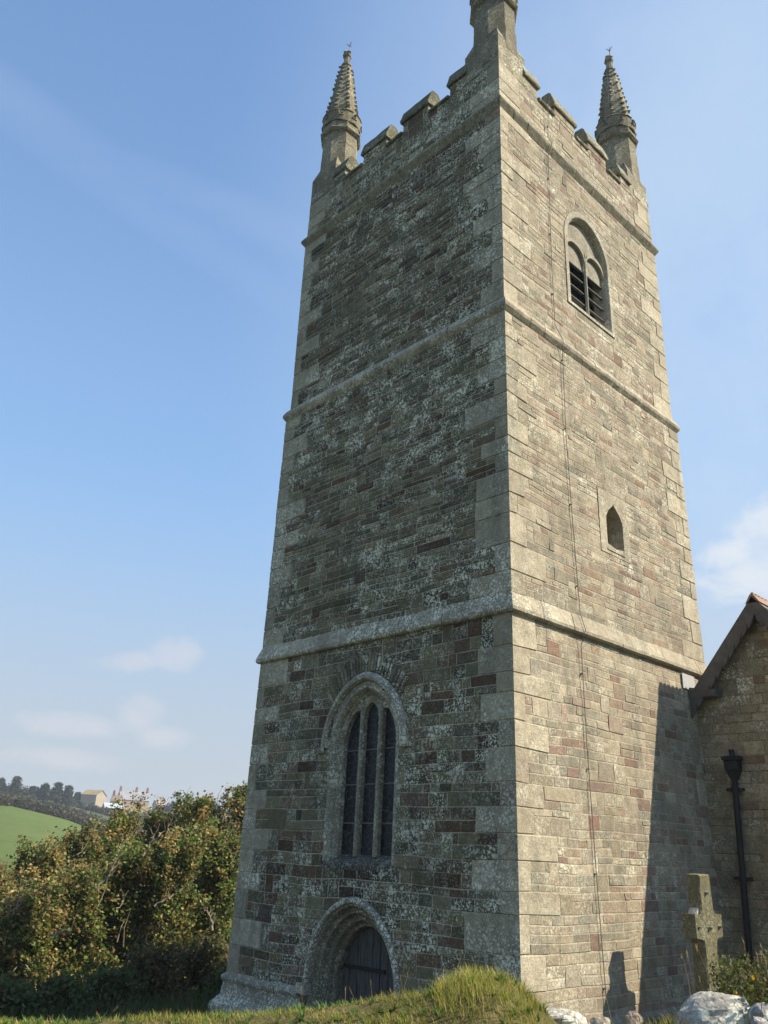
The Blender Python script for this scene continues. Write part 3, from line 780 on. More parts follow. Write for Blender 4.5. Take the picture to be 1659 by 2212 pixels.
def slope_slates(sgn, y_end):
    run = abs(y_end - APY); n = int(run / .17)
    for i in range(n):
        y0 = APY + sgn * run * i / n; y1 = APY + sgn * (run * (i + 1) / n + .03)
        x = XV
        while x < 11.5:
            w = r.uniform(.22, .32); v = r.uniform(.75, 1.2)
            cc = (.20 * v, .19 * v, .165 * v, .5)
            z0, z1 = roof_z(y0) + .0, roof_z(y1) + .025
            mb.poly([(x - AX, y0 - AY, z0), (x + w - .004 - AX, y0 - AY, z0), (x + w - .004 - AX, y1 - AY, z1), (x - AX, y1 - AY, z1)], cc)
            x += w
slope_slates(-1, -7.45); slope_slates(1, -2.98)
# underside
for sgn, ye in ((-1, -7.45), (1, -2.98)):
    mb.poly([(XV - AX, APY - AY, APZ - .06), (11.5 - AX, APY - AY, APZ - .06), (11.5 - AX, ye - AY, roof_z(ye) - .06), (XV - AX, ye - AY, roof_z(ye) - .06)], (.06, .055, .05, 0))
mb.build('roof', M_ROOF, aisle)
mb = MB(); x = XV - .02                                         # ridge tiles
while x < 11.4:
    v = r.uniform(.8, 1.2); cc = (.30 * v, .19 * v, .13 * v, .5)
    for a, b in (((-.13, -.13), (-.03, .03)), ((-.03, .03), (.03, .03)), ((.03, .03), (.13, -.13))):
        mb.poly([(x - AX, APY + a[0] - AY, APZ + a[1] + .03), (x + .42 - AX, APY + a[0] - AY, APZ + a[1] + .03), (x + .42 - AX, APY + b[0] - AY, APZ + b[1] + .03), (x - AX, APY + b[0] - AY, APZ + b[1] + .03)], cc)
    mb.poly([(x - AX, APY - .13 - AY, APZ - .10), (x - AX, APY + .13 - AY, APZ - .10), (x - AX, APY + .03 - AY, APZ + .06), (x - AX, APY - .03 - AY, APZ + .06)], cc)
    for q in range(3): mb.box((x + .03 + q * .14 - AX, APY - .022 - AY, APZ + .05), (x + .12 + q * .14 - AX, APY + .022 - AY, APZ + .10), cc)
    x += .43
mb.build('ridge_tiles', attr_mat('ridge_clay', .85, .2, .25, 10), aisle)
# bargeboards with serrated lower edge
def barge(sgn, y_end):
    mb = MB(); run = abs(y_end - APY); n = int(run / .135); x0, x1 = XV - .02, XV + .02
    prev = None
    for i in range(n):
        ya, yb = APY + sgn * run * i / n, APY + sgn * run * (i + 1) / n
        za, zb = roof_z(ya) + .02, roof_z(yb) + .02
        d = .40
        ym = ya + (yb - ya) * .35; zm = roof_z(ym) + .02
        lo = [(ya, za - d + .075), (ym, zm - d - .01), (yb, zb - d - .05 + .03)]
        up = [(ya, za), (ym, zm), (yb, zb)]
        for x in (x0, x1): mb.poly([(x - AX, p[0] - AY, p[1]) for p in up + lo[::-1]], (1, 1, 1, 0))
        for P, Q in zip(lo, lo[1:]): mb.poly([(x0 - AX, P[0] - AY, P[1]), (x0 - AX, Q[0] - AY, Q[1]), (x1 - AX, Q[0] - AY, Q[1]), (x1 - AX, P[0] - AY, P[1])])
        mb.poly([(x0 - AX, up[0][0] - AY, up[0][1]), (x0 - AX, up[2][0] - AY, up[2][1]), (x1 - AX, up[2][0] - AY, up[2][1]), (x1 - AX, up[0][0] - AY, up[0][1])])
    return mb.build('bargeboard', M_BARGE, aisle)
barge(1, -3.10); barge(-1, -7.45)
mb = MB()                                                       # boxed eaves end
mb.poly([(XV - .03 - AX, -2.98 - AY, 6.03), (XV - .03 - AX, -3.12 - AY, 6.0), (XV - .03 - AX, -3.62 - AY, 5.90), (XV - .03 - AX, -3.55 - AY, 5.82), (XV - .03 - AX, -3.04 - AY, 5.78)])
mb.box((XV - .02 - AX, -3.60 - AY, 5.80), (XW + .05 - AX, -3.0 - AY, 5.93))
mb.box((XV - AX, -3.10 - AY, 5.80), (3.2 - AX, -2.99 - AY, 5.98))
mb.build('eaves_box', M_BARGE, aisle)
mb = MB()
mb.poly([(2.05 - AX, -3.10 - AY, 5.96), (2.35 - AX, -3.10 - AY, 6.0), (2.35 - AX, -3.10 - AY, 6.24), (2.02 - AX, -3.10 - AY, 6.24)])
mb.box((2.03 - AX, -3.115 - AY, 5.96), (2.5 - AX, -3.10 - AY, 6.24))
mb.build('flashing', M_LEAD, aisle)
dp = MB(); py = -3.70; px = XW - .10                            # downpipe
def dy(z): return py + (4.6 - z) * .035
dp.tube([(px - AX, dy(z) - AY, z) for z in (4.55, 3.5, 2.4, 1.2, .2)], .052, 10)
for z in (4.15, 2.72, 1.5): dp.tube([(px - AX, dy(z) - AY, z), (px - AX, dy(z) - AY, z + .07)], .075, 10); dp.box((px - AX - .02, dy(z) - AY - .15, z + .01), (px - AX + .06, dy(z) - AY + .15, z + .06))
pipe = dp.build('downpipe', M_IRON, aisle)
hp = MB()
hp.box((px - .13 - AX, py - .15 - AY, 4.68), (px + .09 - AX, py + .15 - AY, 4.74)); hp.box((px - .10 - AX, py - .12 - AY, 4.52), (px + .08 - AX, py + .12 - AY, 4.68))
i0 = len(hp.v)
for z, w in ((4.52, .115), (4.36, .06)):
    for sx, sy in ((-1, -1), (1, -1), (1, 1), (-1, 1)): hp.vert((px + sx * w * .8 - AX, py + sy * w - AY, z))
for k in range(4): hp.f.append([i0 + k, i0 + (k + 1) % 4, i0 + 4 + (k + 1) % 4, i0 + 4 + k])
hp.tube([(px - AX, py - AY, 4.70), (px - AX, py - AY, 4.86)], .05, 8)
hp.build('hopper', M_IRON, pipe)

# ---------------------------------------------------------------- stone cross
cross = MB(); r = random.Random(9); cc = (0.155, 0.138, 0.075, 0.2)
T, SH, AR = .105, .16, .37                        # half thickness (y), half shaft width, half arm span
outl = [(-.20, 0), (-.165, 1.55), (-.185, 1.70), (-.22, 1.72), (-AR, 1.735), (-AR - .005, 2.035), (-.20, 2.04), (-.165, 2.09), (-.155, 2.55), (.155, 2.56), (.165, 2.09), (.20, 2.04), (AR, 2.035), (AR, 1.735), (.22, 1.72), (.185, 1.70), (.165, 1.55), (.20, 0)]
def dens(o):
    res = []
    for a, b in zip(o, o[1:] + o[:1]):
        L_ = hypot(b[0] - a[0], b[1] - a[1]); n = max(1, int(L_ / .12))
        for i in range(n): res.append((a[0] + (b[0] - a[0]) * i / n + r.uniform(-.008, .008), a[1] + (b[1] - a[1]) * i / n + r.uniform(-.006, .006)))
    return res
D = dens(outl); cxm = 0
def ins(p, k):
    cx_ = max(-.1, min(.1, p[0])); return (p[0] - (k if p[0] > 0 else -k), p[1] - (k if p[1] > 2.3 else 0))
rows = []
for y, k in ((-T, .02), (-T + .02, 0), (T - .02, 0), (T, .02)):
    rows.append([cross.vert((*(lambda q: (q[0], y + r.uniform(-.004, .004), q[1]))(ins(p, k)),), cc) for p in D])
for p, q in zip(rows, rows[1:]):
    for i in range(len(p)): cross.f.append([p[i], p[(i + 1) % len(p)], q[(i + 1) % len(p)], q[i]])
cross.f.append(rows[0]); cross.f.append(rows[-1][::-1])
for (x, z, s) in ((0, 1.885, .075), (0, 2.33, .05), (-.27, 1.885, .045), (.27, 1.885, .045), (0, 1.4, .05), (0, 1.1, .05)):
    lump(cross, (x, -T, z), (s, s * .3, s), (0.24, .215, .13, .5), r)
for q in range(4):                                  # thin wheel segments between the arms
    a0 = pi / 4 + q * pi / 2; P = []
    for i in range(7):
        a = a0 - .62 + 1.24 * i / 6; P.append((.285 * cos(a), 1.885 + .285 * sin(a)))
    P += [(.12 * cos(a0 + .5), 1.885 + .12 * sin(a0 + .5)), (.12 * cos(a0 - .5), 1.885 + .12 * sin(a0 - .5))]
    wc = (.5, .48, .42, 1.0) if q == 1 else cc
    f0 = [cross.vert((x, -T * .62, z), wc) for x, z in P]; f1 = [cross.vert((x, T * .62, z), wc) for x, z in P]
    cross.f.append(f0); cross.f.append(f1[::-1])
    for i in range(len(P)): cross.f.append([f0[i], f0[(i + 1) % len(P)], f1[(i + 1) % len(P)], f1[i]])
co = cross.build('stone_cross', M_CROSS)
co.location = (-0.13, -4.1, 0.26); co.rotation_euler = (0, 0, radians(-4))
tag(co, 'weathered granite churchyard cross standing in front of the tower and downpipe', 'stone cross')

# ---------------------------------------------------------------- terrain
def sm(a, b, x):
    t = max(0.0, min(1.0, (x - a) / (b - a))); return t * t * (3 - 2 * t)
BM = Vector((-9.7, -7.3)); BN = Vector((.7071, .7071)); BT = Vector((.7071, -.7071))
TOPY = [(-2400, 2240), (-600, 2225), (0, 2216), (200, 2208), (340, 2204), (459, 2202), (560, 2194), (648, 2184), (745, 2174), (855, 2157), (930, 2150), (965, 2130), (1000, 2112), (1026, 2106), (1060, 2106), (1096, 2117), (1140, 2150), (1184, 2190), (1240, 2225), (1300, 2245), (1400, 2250), (1460, 2215), (1540, 2200), (1600, 2190), (1659, 2150), (1800, 2120), (2600, 2120)]
def tl(tab, x):
    if x <= tab[0][0]: return tab[0][1]
    for (a, p), (b, q) in zip(tab, tab[1:]):
        if x <= b: return p + (q - p) * (x - a) / (b - a)
    return tab[-1][1]
def bank_ridge():
    o = []
    for i in range(-40, 121):
        x = i * 25.0
        y = tl(TOPY, x)
        d = at(x, y, 1.0) - CAM
        dn = d.x * BN.x + d.y * BN.y
        if dn < .12: continue
        t = ((BM - Vector((CAM.x, CAM.y))).dot(BN)) / dn
        P = CAM + d * t
        s = (Vector((P.x, P.y)) - BM).dot(BT)
        o.append((s, P.z))
    o.sort(); return o
RIDGE = bank_ridge(); RIDGE = [(s, z) for s, z in RIDGE if -9 < s < 9]
def ridge_z(s): return tl(RIDGE, s)
def yard(x, y):
    z = 0.22 + .13 * max(0, min(5, x + 3.5)) * sm(-1, -4, y)
    z -= .085 * max(0, y - 2) * (1 - .5 * sm(20, 40, y))
    return z + .05 * sin(x * .9) * cos(y * .7)
TOPF = [(-900, 1738), (0, 1738), (60, 1752), (130, 1768), (180, 1786), (230, 1806), (300, 1824), (560, 1840), (2500, 1845)]
TOPS = [(-900, 1708), (0, 1708), (100, 1716), (165, 1728), (240, 1742), (330, 1748), (560, 1752), (2500, 1760)]
def elev_of(x, y):
    d = at(x, y, 1.0) - CAM; return d.z
def azx(px_, py_):                                  # ground point -> photo x of its direction
    d = Vector((px_ - CAM.x, py_ - CAM.y, 0)); q = d.dot(FW)
    if q <= 0.05 * d.length: return 2500 if d.dot(RT) > 0 else -900
    return max(-900, min(2500, 829.5 + FL * 2212 * d.dot(RT) / q))
RF0, RF1, RS = 95.0, 230.0, 430.0
def ground(x, y):
    P = Vector((x, y)); r_ = hypot(x - CAM.x, y - CAM.y)
    t = (P - BM).dot(BN)
    near = 1.15 + (yard(x, y) - 1.15) * sm(.3, 1.6, t)
    if r_ < 34: return near
    X = azx(x, y)
    ef, es = elev_of(X, tl(TOPF, X)), elev_of(X, tl(TOPS, X))
    e0 = elev_of(X, 1925)
    if r_ < RF0: e = e0
    elif r_ < RF1: e = e0 + (ef - e0) * ((r_ - RF0) / (RF1 - RF0)) ** .8
    elif r_ < RS: e = ef + (es - ef) * sm(RF1, RS, r_) 
    else: e = es
    far = CAM.z + e * min(r_, RS)
    if r_ > RS: far = far - (r_ - RS) * .05
    return near + (max(far, -60) - near) * sm(34, RF0, r_)
def grid_piece(name, mat, r0, r1, nr, a0, a1, na):
    mb = MB(); idx = []
    for i in range(nr + 1):
        rr = r0 * (r1 / r0) ** (i / nr)
        row = []
        for j in range(na + 1):
            a = a0 + (a1 - a0) * j / na
            x, y = CAM.x + rr * cos(a), CAM.y + rr * sin(a)
            row.append(mb.vert((x, y, ground(x, y))))
        idx.append(row)
    for p, q in zip(idx, idx[1:]):
        for j in range(na): mb.f.append([p[j], p[j + 1], q[j + 1], q[j]])
    o = mb.build(name, mat, None, True); o['kind'] = 'structure'; return o
k = NM('churchyard_grass'); c = k.mix(k.ramp(k.noise(.5, 6, .7), .3, .7), (.035, .055, .018, 1), (.075, .085, .03, 1)); c = k.scale(c, k.ramp(k.noise(14, 4, .7), .3, .7, .6, 1.35)); k.bump(k.noise(9, 5, .7), .9, .2); M_YARD = k.fin(c, .95, .1)
k = NM('pasture'); c = k.mix(k.ramp(k.noise(.035, 6, .65), .35, .65), (.070, .108, .020, 1), (.100, .136, .032, 1)); c = k.scale(c, k.ramp(k.noise(.5, 5, .75), .3, .7, .8, 1.2)); c = k.mix(k.ramp(k.noise(.09, 5, .7), .5, .72, 0, .6), c, (.125, .14, .045, 1)); M_FIELD = k.fin(c, .95, .1)
k = NM('scrub_hill'); c = k.mix(k.ramp(k.noise(.05, 6, .7), .35, .62), (.05, .07, .03, 1), (.12, .105, .05, 1)); c = k.scale(c, k.ramp(k.noise(.6, 5, .8), .3, .7, .6, 1.4)); M_HILL = k.fin(c, .95, .1)
A0 = YAW - radians(50); A1 = YAW + radians(50)
grid_piece('ground', M_YARD, .3, RF0, 46, 0, 2 * pi, 180)
grid_piece('field', M_FIELD, RF0, RF1, 30, A0, A1, 90)
grid_piece('hill', M_HILL, RF1, 4500, 44, A0, A1, 110)
grid_piece('hill', M_HILL, RF0, 4500, 30, A1, A0 + 2 * pi, 60)

# ---------------------------------------------------------------- foreground hedge bank with grass
mb = MB(); rows = []
PROF = [(-1.3, 0, 1.0), (-.75, .45, 1.0), (-.45, .82, .9), (-.25, .95, .6), (0, 1.0, .5), (.25, .96, .6), (.55, .75, .9), (.9, .35, 1), (1.5, 0, 1)]
r = random.Random(31)
svals = lin(-8.5, 8.5, 170)
for s in svals:
    zt = ridge_z(s); row = []
    for (t, k_, j) in PROF:
        P = BM + BT * s + BN * t; g = ground(P.x, P.y) - .15
        row.append(mb.vert((P.x + r.uniform(-.03, .03) * j, P.y + r.uniform(-.03, .03) * j, g + (zt - g) * k_ + r.uniform(-.03, .03) * (j - .5))))
    rows.append(row)
for p, q in zip(rows, rows[1:]):
    for i in range(len(p) - 1): mb.f.append([p[i], p[i + 1], q[i + 1], q[i]])
k = NM('earth_bank'); c = k.mix(k.ramp(k.noise(6, 5, .7), .35, .65), (.10, .10, .03, 1), (.19, .145, .07, 1)); k.bump(k.noise(30, 5, .7), .8, .05); M_BANK = k.fin(c, .95, .1)
bk = mb.build('hedge_bank', M_BANK, None, True)
tag(bk, 'low earth hedge bank overgrown with grass along the bottom of the view', 'hedge bank')

def blade(mb, p, h, w, lean, ang, c, tip=None):
    dx, dy = cos(ang), sin(ang); px_, py_ = -dy * w / 2, dx * w / 2
    m = (p[0] + dx * lean * .35, p[1] + dy * lean * .35, p[2] + h * .6); t = (p[0] + dx * lean, p[1] + dy * lean, p[2] + h)
    c2 = tip or c
    a = mb.vert((p[0] - px_, p[1] - py_, p[2]), c); b = mb.vert((p[0] + px_, p[1] + py_, p[2]), c)
    d = mb.vert((m[0] + px_ * .7, m[1] + py_ * .7, m[2]), c); e = mb.vert((m[0] - px_ * .7, m[1] - py_ * .7, m[2]), c); f = mb.vert(t, c2)
    mb.f.append([a, b, d, e]); mb.f.append([e, d, f])
def gcolr(r):
    t = r.random(); v = r.uniform(.7, 1.3)
    if t < .50: b = (.17, .18, .030)
    elif t < .78: b = (.25, .215, .05)
    elif t < .92: b = (.31, .235, .10)
    else: b = (.08, .12, .028)
    return (b[0] * v * 1.75, b[1] * v * 1.7, b[2] * v * 1.5, 0)
GR = MB(); r = random.Random(77)
def bank_point(s, t):
    zt = ridge_z(s); P = BM + BT * s + BN * t; g = ground(P.x, P.y) - .15
    for (a, ka, _), (b, kb, _) in zip(PROF, PROF[1:]):
        if a <= t <= b: k_ = ka + (kb - ka) * (t - a) / (b - a); break
    return (P.x, P.y, g + (zt - g) * k_ - .02)
STONE_GAPS = [(1150, 1470)]
for i in range(84000):
    s = r.uniform(-3.9, 3.4); t = r.gauss(-.12, .38)
    if abs(t) > .85: continue
    p = bank_point(s, t)
    d = Vector(p) - CAM; X = 829.5 + FL * 2212 * d.dot(RT) / d.dot(FW)
    cl = .5 + .5 * sin(s * 9 + 2 * sin(t * 7)) * cos(t * 11 + s * 3)
    if 1180 < X < 1600 and r.random() < .93: continue
    if X > 1600 and r.random() < .85: continue
    h = r.uniform(.02, .05) * (0.5 + cl)
    if 940 < X < 1190: h *= 1.5
    if cl < .22 and r.random() < .5: continue
    c = gcolr(r)
    blade(GR, p, h, r.uniform(.002, .0045), r.uniform(.01, .06), r.uniform(0, 2 * pi), (c[0] * .9, c[1] * .95, c[2], 0), c)
for i in range(6500):                                # flattened dead blades and a few broad weeds
    s = r.uniform(-3.9, 3.0); t = r.gauss(-.05, .36)
    if abs(t) > .85: continue
    p = bank_point(s, t); d = Vector(p) - CAM; X = 829.5 + FL * 2212 * d.dot(RT) / d.dot(FW)
    if X > 1180: continue
    if r.random() < .82: v = r.uniform(.6, 1.3); blade(GR, p, r.uniform(.008, .03), r.uniform(.002, .004), r.uniform(.05, .13), r.uniform(0, 6.3), (.36 * v, .27 * v, .13 * v, 0))
    else:
        for q in range(7): blade(GR, (p[0], p[1], p[2] + .01), r.uniform(.015, .05), r.uniform(.007, .013), r.uniform(.02, .06), r.uniform(0, 6.3), (.10, .17, .035, 0))
for i in range(2600):
    X = r.choice((r.gauss(1452, 14), r.gauss(1600, 22), r.gauss(1275, 14), r.gauss(1140, 16), r.gauss(1345, 22), r.gauss(1390, 16)))
    q = at(X, 2215, r.uniform(3.85, 4.5)); s_ = (Vector((q.x, q.y)) - BM); t = s_.dot(BN); s_ = s_.dot(BT)
    if abs(t) > .8: continue
    p = bank_point(s_, t); c = gcolr(r); blade(GR, p, r.uniform(.03, .09), r.uniform(.002, .0045), r.uniform(.01, .06), r.uniform(0, 6.3), c)
for i in range(80):                                 # taller dry stems
    s = r.uniform(-3.9, 3.2); t = r.uniform(-.3, .4); p = bank_point(s, t)
    d = Vector(p) - CAM; X = 829.5 + FL * 2212 * d.dot(RT) / d.dot(FW)
    if 1200 < X < 1480 or X > 1640 or (X < 600 and i % 3): continue
    h = r.uniform(.05, .16); a = r.uniform(0, 2 * pi); l = r.uniform(.02, .09)
    c = (.30, .20, .09, 0) if r.random() < .6 else (.33, .27, .13, 0)
    GR.tube([p, (p[0] + cos(a) * l * .4, p[1] + sin(a) * l * .4, p[2] + h * .6), (p[0] + cos(a) * l, p[1] + sin(a) * l, p[2] + h)], [.0009, .0008, .0006], 3, c, False)
    for q in range(5): blade(GR, (p[0] + cos(a) * l * (.8 + q * .05), p[1] + sin(a) * l * (.8 + q * .05), p[2] + h * (.82 + q * .045)), .014, .003, r.uniform(.003, .01), r.uniform(0, 6.3), c)
go = GR.build('bank_grass', M_GRASS); go['label'] = 'yellow green tufted grass with dry seed stems growing on the hedge bank'; go['kind'] = 'stuff'; go['category'] = 'grass'

# stones on the bank
def rock(name, x0, x1, y0, y1, rr, col, seed, label, grp=None, flat_=0.8):
    r = random.Random(seed); mb = MB()
    c0 = at((x0 + x1) / 2, (y0 + y1) / 2, rr); dep = (c0 - CAM).dot(FW); sc = dep / (FL * 2212)
    w = (x1 - x0) * sc / 2; h = (y1 - y0) * sc / 2
    n, m = 30, 18; idx = []
    off = [(r.uniform(-1, 1), r.uniform(-1, 1), r.uniform(-1, 1), r.uniform(.55, 1.15)) for _ in range(14)]; lob = [(r.uniform(0, 6.3), r.randint(2, 7), r.randint(2, 6)) for _ in range(6)]
    for i in range(m + 1):
        ph = -pi / 2 + pi * i / m; row = []
        for j in range(n):
            th = 2 * pi * j / n
            d = Vector((cos(ph) * cos(th), cos(ph) * sin(th), sin(ph)))
            rad = 1.0
            for o in off:                                   # facet by clipping against random planes
                q = Vector(o[:3]).normalized(); dd = d.dot(q)
                if dd > .2: rad = min(rad, max(.62, o[3] * .88) / dd)
            rad *= r.uniform(.985, 1.015) + sum(.022 * sin(l[1] * th + l[0]) * cos(l[2] * ph * 1.6 + l[0]) for l in lob)
            p = d * rad; p = Vector([math.copysign(abs(q) ** .7, q) for q in p]) * .93
            row.append(mb.vert((p.x * w * 1.08, p.y * w * flat_, p.z * h * 1.08), col))
        idx.append(row)
    for p, q in zip(idx, idx[1:]):
        for j in range(n): mb.f.append([p[j], p[(j + 1) % n], q[(j + 1) % n], q[j]])
    o = mb.build(name, M_BOULDER); o.location = c0; o.rotation_euler = (0, 0, YAW - pi / 2)
    tag(o, label, 'stone', grp); return o
G = 'lichened stones along the hedge bank'
WH = (.43, .395, .33, .9)
rock('boulder', 1452, 1640, 2146, 2290, 4.35, WH, 1, 'large white lichened boulder below the stone cross', G)
rock('boulder', 1140, 1275, 2184, 2240, 4.3, WH, 2, 'flat pale slab of rock right of the grassy mound', G)
rock('boulder', 1352, 1386, 2188, 2250, 4.4, (.36, .27, .19, .3), 3, 'small pinkish brown stone between the flat slab and the big boulder', G)
rock('boulder', 1050, 1078, 2194, 2235, 4.1, WH, 4, 'small white stone low in the grass below the mound', G)
rock('boulder', 1085, 1130, 2203, 2240, 4.1, (.3, .28, .24, .7), 5, 'grey stone partly sunk in grass left of the flat slab', G)
rock('boulder', 1612, 1680, 2168, 2225, 4.25, (.30, .29, .27, .8), 6, 'grey stone behind the gorse at the right edge', G)
rock('boulder', 1618, 1670, 2200, 2250, 4.0, (.33, .31, .28, .8), 7, 'pale stone at the foot of the gorse beside the large boulder', G)
rock('boulder', 1275, 1320, 2196, 2240, 4.5, (.40, .33, .24, .5), 8, 'tan stone wedged against the right end of the flat slab', G)
sp = at(1027, 2194, 4.05); mb = MB(); mb.tube([(0, 0, -.25), (.005, 0, -.03), (0, .004, 0)], [.024, .022, .016], 7, (.30, .24, .15, .4)); o = mb.build('broken_stake', M_STONE); o.location = sp
tag(o, 'short broken stake poking out of the grassy mound', 'stake')

def leaf(mb, p, s, r, c, up=.5):
    n = Vector((r.gauss(0, 1), r.gauss(0, 1), r.gauss(up, 1))).normalized()
    a = n.cross(Vector((r.gauss(0, 1), r.gauss(0, 1), r.gauss(0, 1)))).normalized(); b = n.cross(a)
    q = n * (s * r.uniform(-.18, .18))
    i0 = len(mb.v)
    mb.vert(p + a * s * .62, c); mb.vert(p + b * s * .5 + q, c); mb.vert(p - a * s * .55, c); mb.vert(p - b * s * .5 + q, c)
    mb.f.append([i0, i0 + 1, i0 + 2]); mb.f.append([i0, i0 + 2, i0 + 3])
mb_leaf = leaf
# gorse at the right edge
gp = at(1696, 2150, 4.6)
g = empty('gorse_bush', 'small gorse bush with a few yellow flowers and dry stems at the right edge', 'plant', loc=gp)
r = random.Random(8); mb = MB(); fl = MB(); st = MB()
for i in range(420):
    a = r.uniform(0, 2 * pi); q = r.random() ** .5; z = r.uniform(-.20, .15)
    p = Vector((.32 * q * cos(a), .28 * q * sin(a), z * (1.2 - .55 * q)))
    for k_ in range(16):
        v = r.uniform(.55, 1.35); b = (.10, .125, .03) if r.random() < .7 else (.17, .14, .05)
        mb_leaf(mb, p + Vector((r.gauss(0, .022), r.gauss(0, .022), r.gauss(0, .02))), r.uniform(.008, .02), r, (b[0] * v, b[1] * v, b[2] * v, 0))
for i in range(14):
    a = r.uniform(2.2, 5.4); p = (.26 * cos(a), .24 * sin(a), r.uniform(-.10, .10))
    fl = MB()
    for q in range(4): blade(fl, (p[0] + r.uniform(-.006, .006), p[1] + r.uniform(-.006, .006), p[2]), .016, .012, .008, r.uniform(0, 6.3), (.70, .42, .02, 0))
    fl.build('flower', M_GRASS, g)
for i in range(26):
    a = r.uniform(0, 6.3); q = r.uniform(0, .36); b = r.uniform(0, 6.3); h = r.uniform(.12, .30)
    p = (q * cos(a) - .10, q * sin(a) + .10, -.08); e = (p[0] + .07 * cos(b), p[1] + .07 * sin(b), p[2] + h)
    st.tube([p, ((p[0] + e[0]) / 2 + .01, (p[1] + e[1]) / 2, p[2] + h * .55), e], [.0018, .0014, .0009], 3, (.24, .17, .08, 0), False)
    for w in range(4): blade(st, (e[0], e[1], e[2] - .03 + w * .01), .02, .006, .01, r.uniform(0, 6.3), (.30, .22, .11, 0))
mb.build('foliage', M_GRASS, g); st.build('stem', M_GRASS, g)

# ---------------------------------------------------------------- trees
def syc_col(r, rust):
    v = r.uniform(.82, 1.18)
    if r.random() < rust:
        b = r.choice(((.18, .115, .048), (.20, .145, .06), (.145, .095, .038), (.19, .165, .065), (.21, .175, .08)))
    else: b = r.choice(((.055, .095, .022), (.08, .115, .03), (.12, .14, .04), (.042, .068, .02)))
    return (b[0] * v * 1.85, b[1] * v * 1.78, b[2] * v * 1.5, 0)
def sycamore(px, rr, ytop, wpx, seed, label, ybot=None, nl=5200, rust=.5):
    r = random.Random(seed)
    top = at(px, ytop, rr); gz = ground(top.x, top.y); H = top.z - gz
    base = Vector((top.x, top.y, gz))
    dep = (top - CAM).dot(FW); rad = wpx * dep / (FL * 2212) / 2
    t = empty('sycamore_tree', label, 'tree', 'wind clipped sycamores behind the tower', loc=base)
    tr = MB(); lf = MB()
    lean = Vector((r.uniform(.1, .35), r.uniform(-.15, .15), 0))
    trunk = [Vector((0, 0, -.3))] + [Vector((lean.x * H * f * f * .4 + r.uniform(-.1, .1), lean.y * H * f * .4, H * f)) for f in (.12, .28, .45, .62, .8)]
    tr.tube(trunk, [.17, .15, .13, .10, .07, .03], 7)
    nc = int(nl / 21); cl = []
    for i in range(nc):
        a = r.uniform(0, 2 * pi); u = r.random() ** .45; zf = r.random() ** .75
        prof = (1 - .72 * zf ** 1.7) if zf > .25 else (.82 + .18 * zf / .25)
        e = .8 + .2 * sin(3 * a + seed) + .12 * sin(7 * a + zf * 9)
        c = Vector((cos(a) * rad * prof * u * e, sin(a) * rad * prof * u * e, H * (.03 + .93 * zf)))
        cl.append((c, u, zf))
    for i in range(16):                                    # spiky leader shoots
        a = r.uniform(0, 2 * pi); q = rad * r.uniform(.1, .8); b = Vector((cos(a) * q, sin(a) * q, H * r.uniform(.60, .92)))
        for k_ in range(4): cl.append((b + Vector((r.uniform(-.1, .1), r.uniform(-.1, .1), .24 * k_)), 1.0, 1.0))
    for (c, u, zf) in cl:
        if r.random() < .35:
            k_ = min(4, int(zf * 5)); st_ = trunk[1 + k_ if k_ < 4 else 5].lerp(c, .05); mid = st_.lerp(c, .55) + Vector((r.uniform(-.2, .2), r.uniform(-.2, .2), r.uniform(-.1, .25)))
            tr.tube([st_, mid, c], [.035, .022, .008], 4, cap=False)
        rust_ = rust * (0.35 + .9 * u * u) * r.choice((.2, .5, .9, 1.4, 1.8))
        cs = r.uniform(.10, .27); cv = r.uniform(.62, 1.35)
        for k_ in range(int(r.uniform(36, 74))):
            o = Vector((r.gauss(0, cs * .6), r.gauss(0, cs * .6), r.gauss(0, cs * .5)))
            cc_ = syc_col(r, min(.92, rust_ * (1.25 if o.z < 0 else .8))); leaf(lf, c + o, r.uniform(.045, .108), r, (cc_[0] * cv, cc_[1] * cv, cc_[2] * cv, 0), 1.3)
    for i in range(16):                                    # bare grey twigs sticking out
        a = r.uniform(0, 2 * pi); zf = r.uniform(.3, .95); q = rad * r.uniform(.6, .95) * (1 - .6 * zf ** 1.7)
        b = Vector((cos(a) * q, sin(a) * q, H * zf)); d = Vector((r.uniform(-.2, .6), r.uniform(-.3, .3), r.uniform(.5, 1))).normalized() * r.uniform(.4, 1.0)
        tr.tube([b, b + d * .5 + Vector((r.uniform(-.08, .08), 0, 0)), b + d], [.018, .013, .005], 4, cap=False)
    tr.build('trunk', M_BARK, t); lf.build('crown', M_LEAF, t)
    return t
SY = [(535, 31, 1690, 190, 'tallest bronze leaved sycamore pressed against the tower edge'),
      (440, 31, 1714, 170, 'bronze sycamore rising left of the tallest one near the tower'),
      (345, 32, 1748, 170, 'dense rusty sycamore in front of the distant farmhouse chimneys'),
      (265, 31, 1756, 150, 'ragged topped sycamore below the long farm barn'),
      (195, 30, 1790, 130, 'thin topped sycamore whose tip stands against the green field'),
      (110, 29, 1838, 150, 'lower rust coloured sycamore at the right edge of the green field'),
      (30, 28, 1898, 170, 'low brown sycamore in front of the green field near the left edge'),
      (-60, 28, 1910, 170, 'low sycamore cut by the left edge of the view'),
      (480, 27, 1800, 170, 'greener sycamore in the front row beside the tower wall'),
      (380, 26, 1830, 170, 'sycamore in the front row with a pale dead branch'),
      (275, 26, 1850, 170, 'broad green and rust sycamore in the middle of the front row'),
      (170, 25, 1905, 170, 'dark lower sycamore in the front row below the field'),
      (60, 24, 1955, 180, 'shaded brown sycamore in the front row at lower left'),
      (600, 33, 1690, 150, 'sycamore mostly hidden behind the tower wall')]
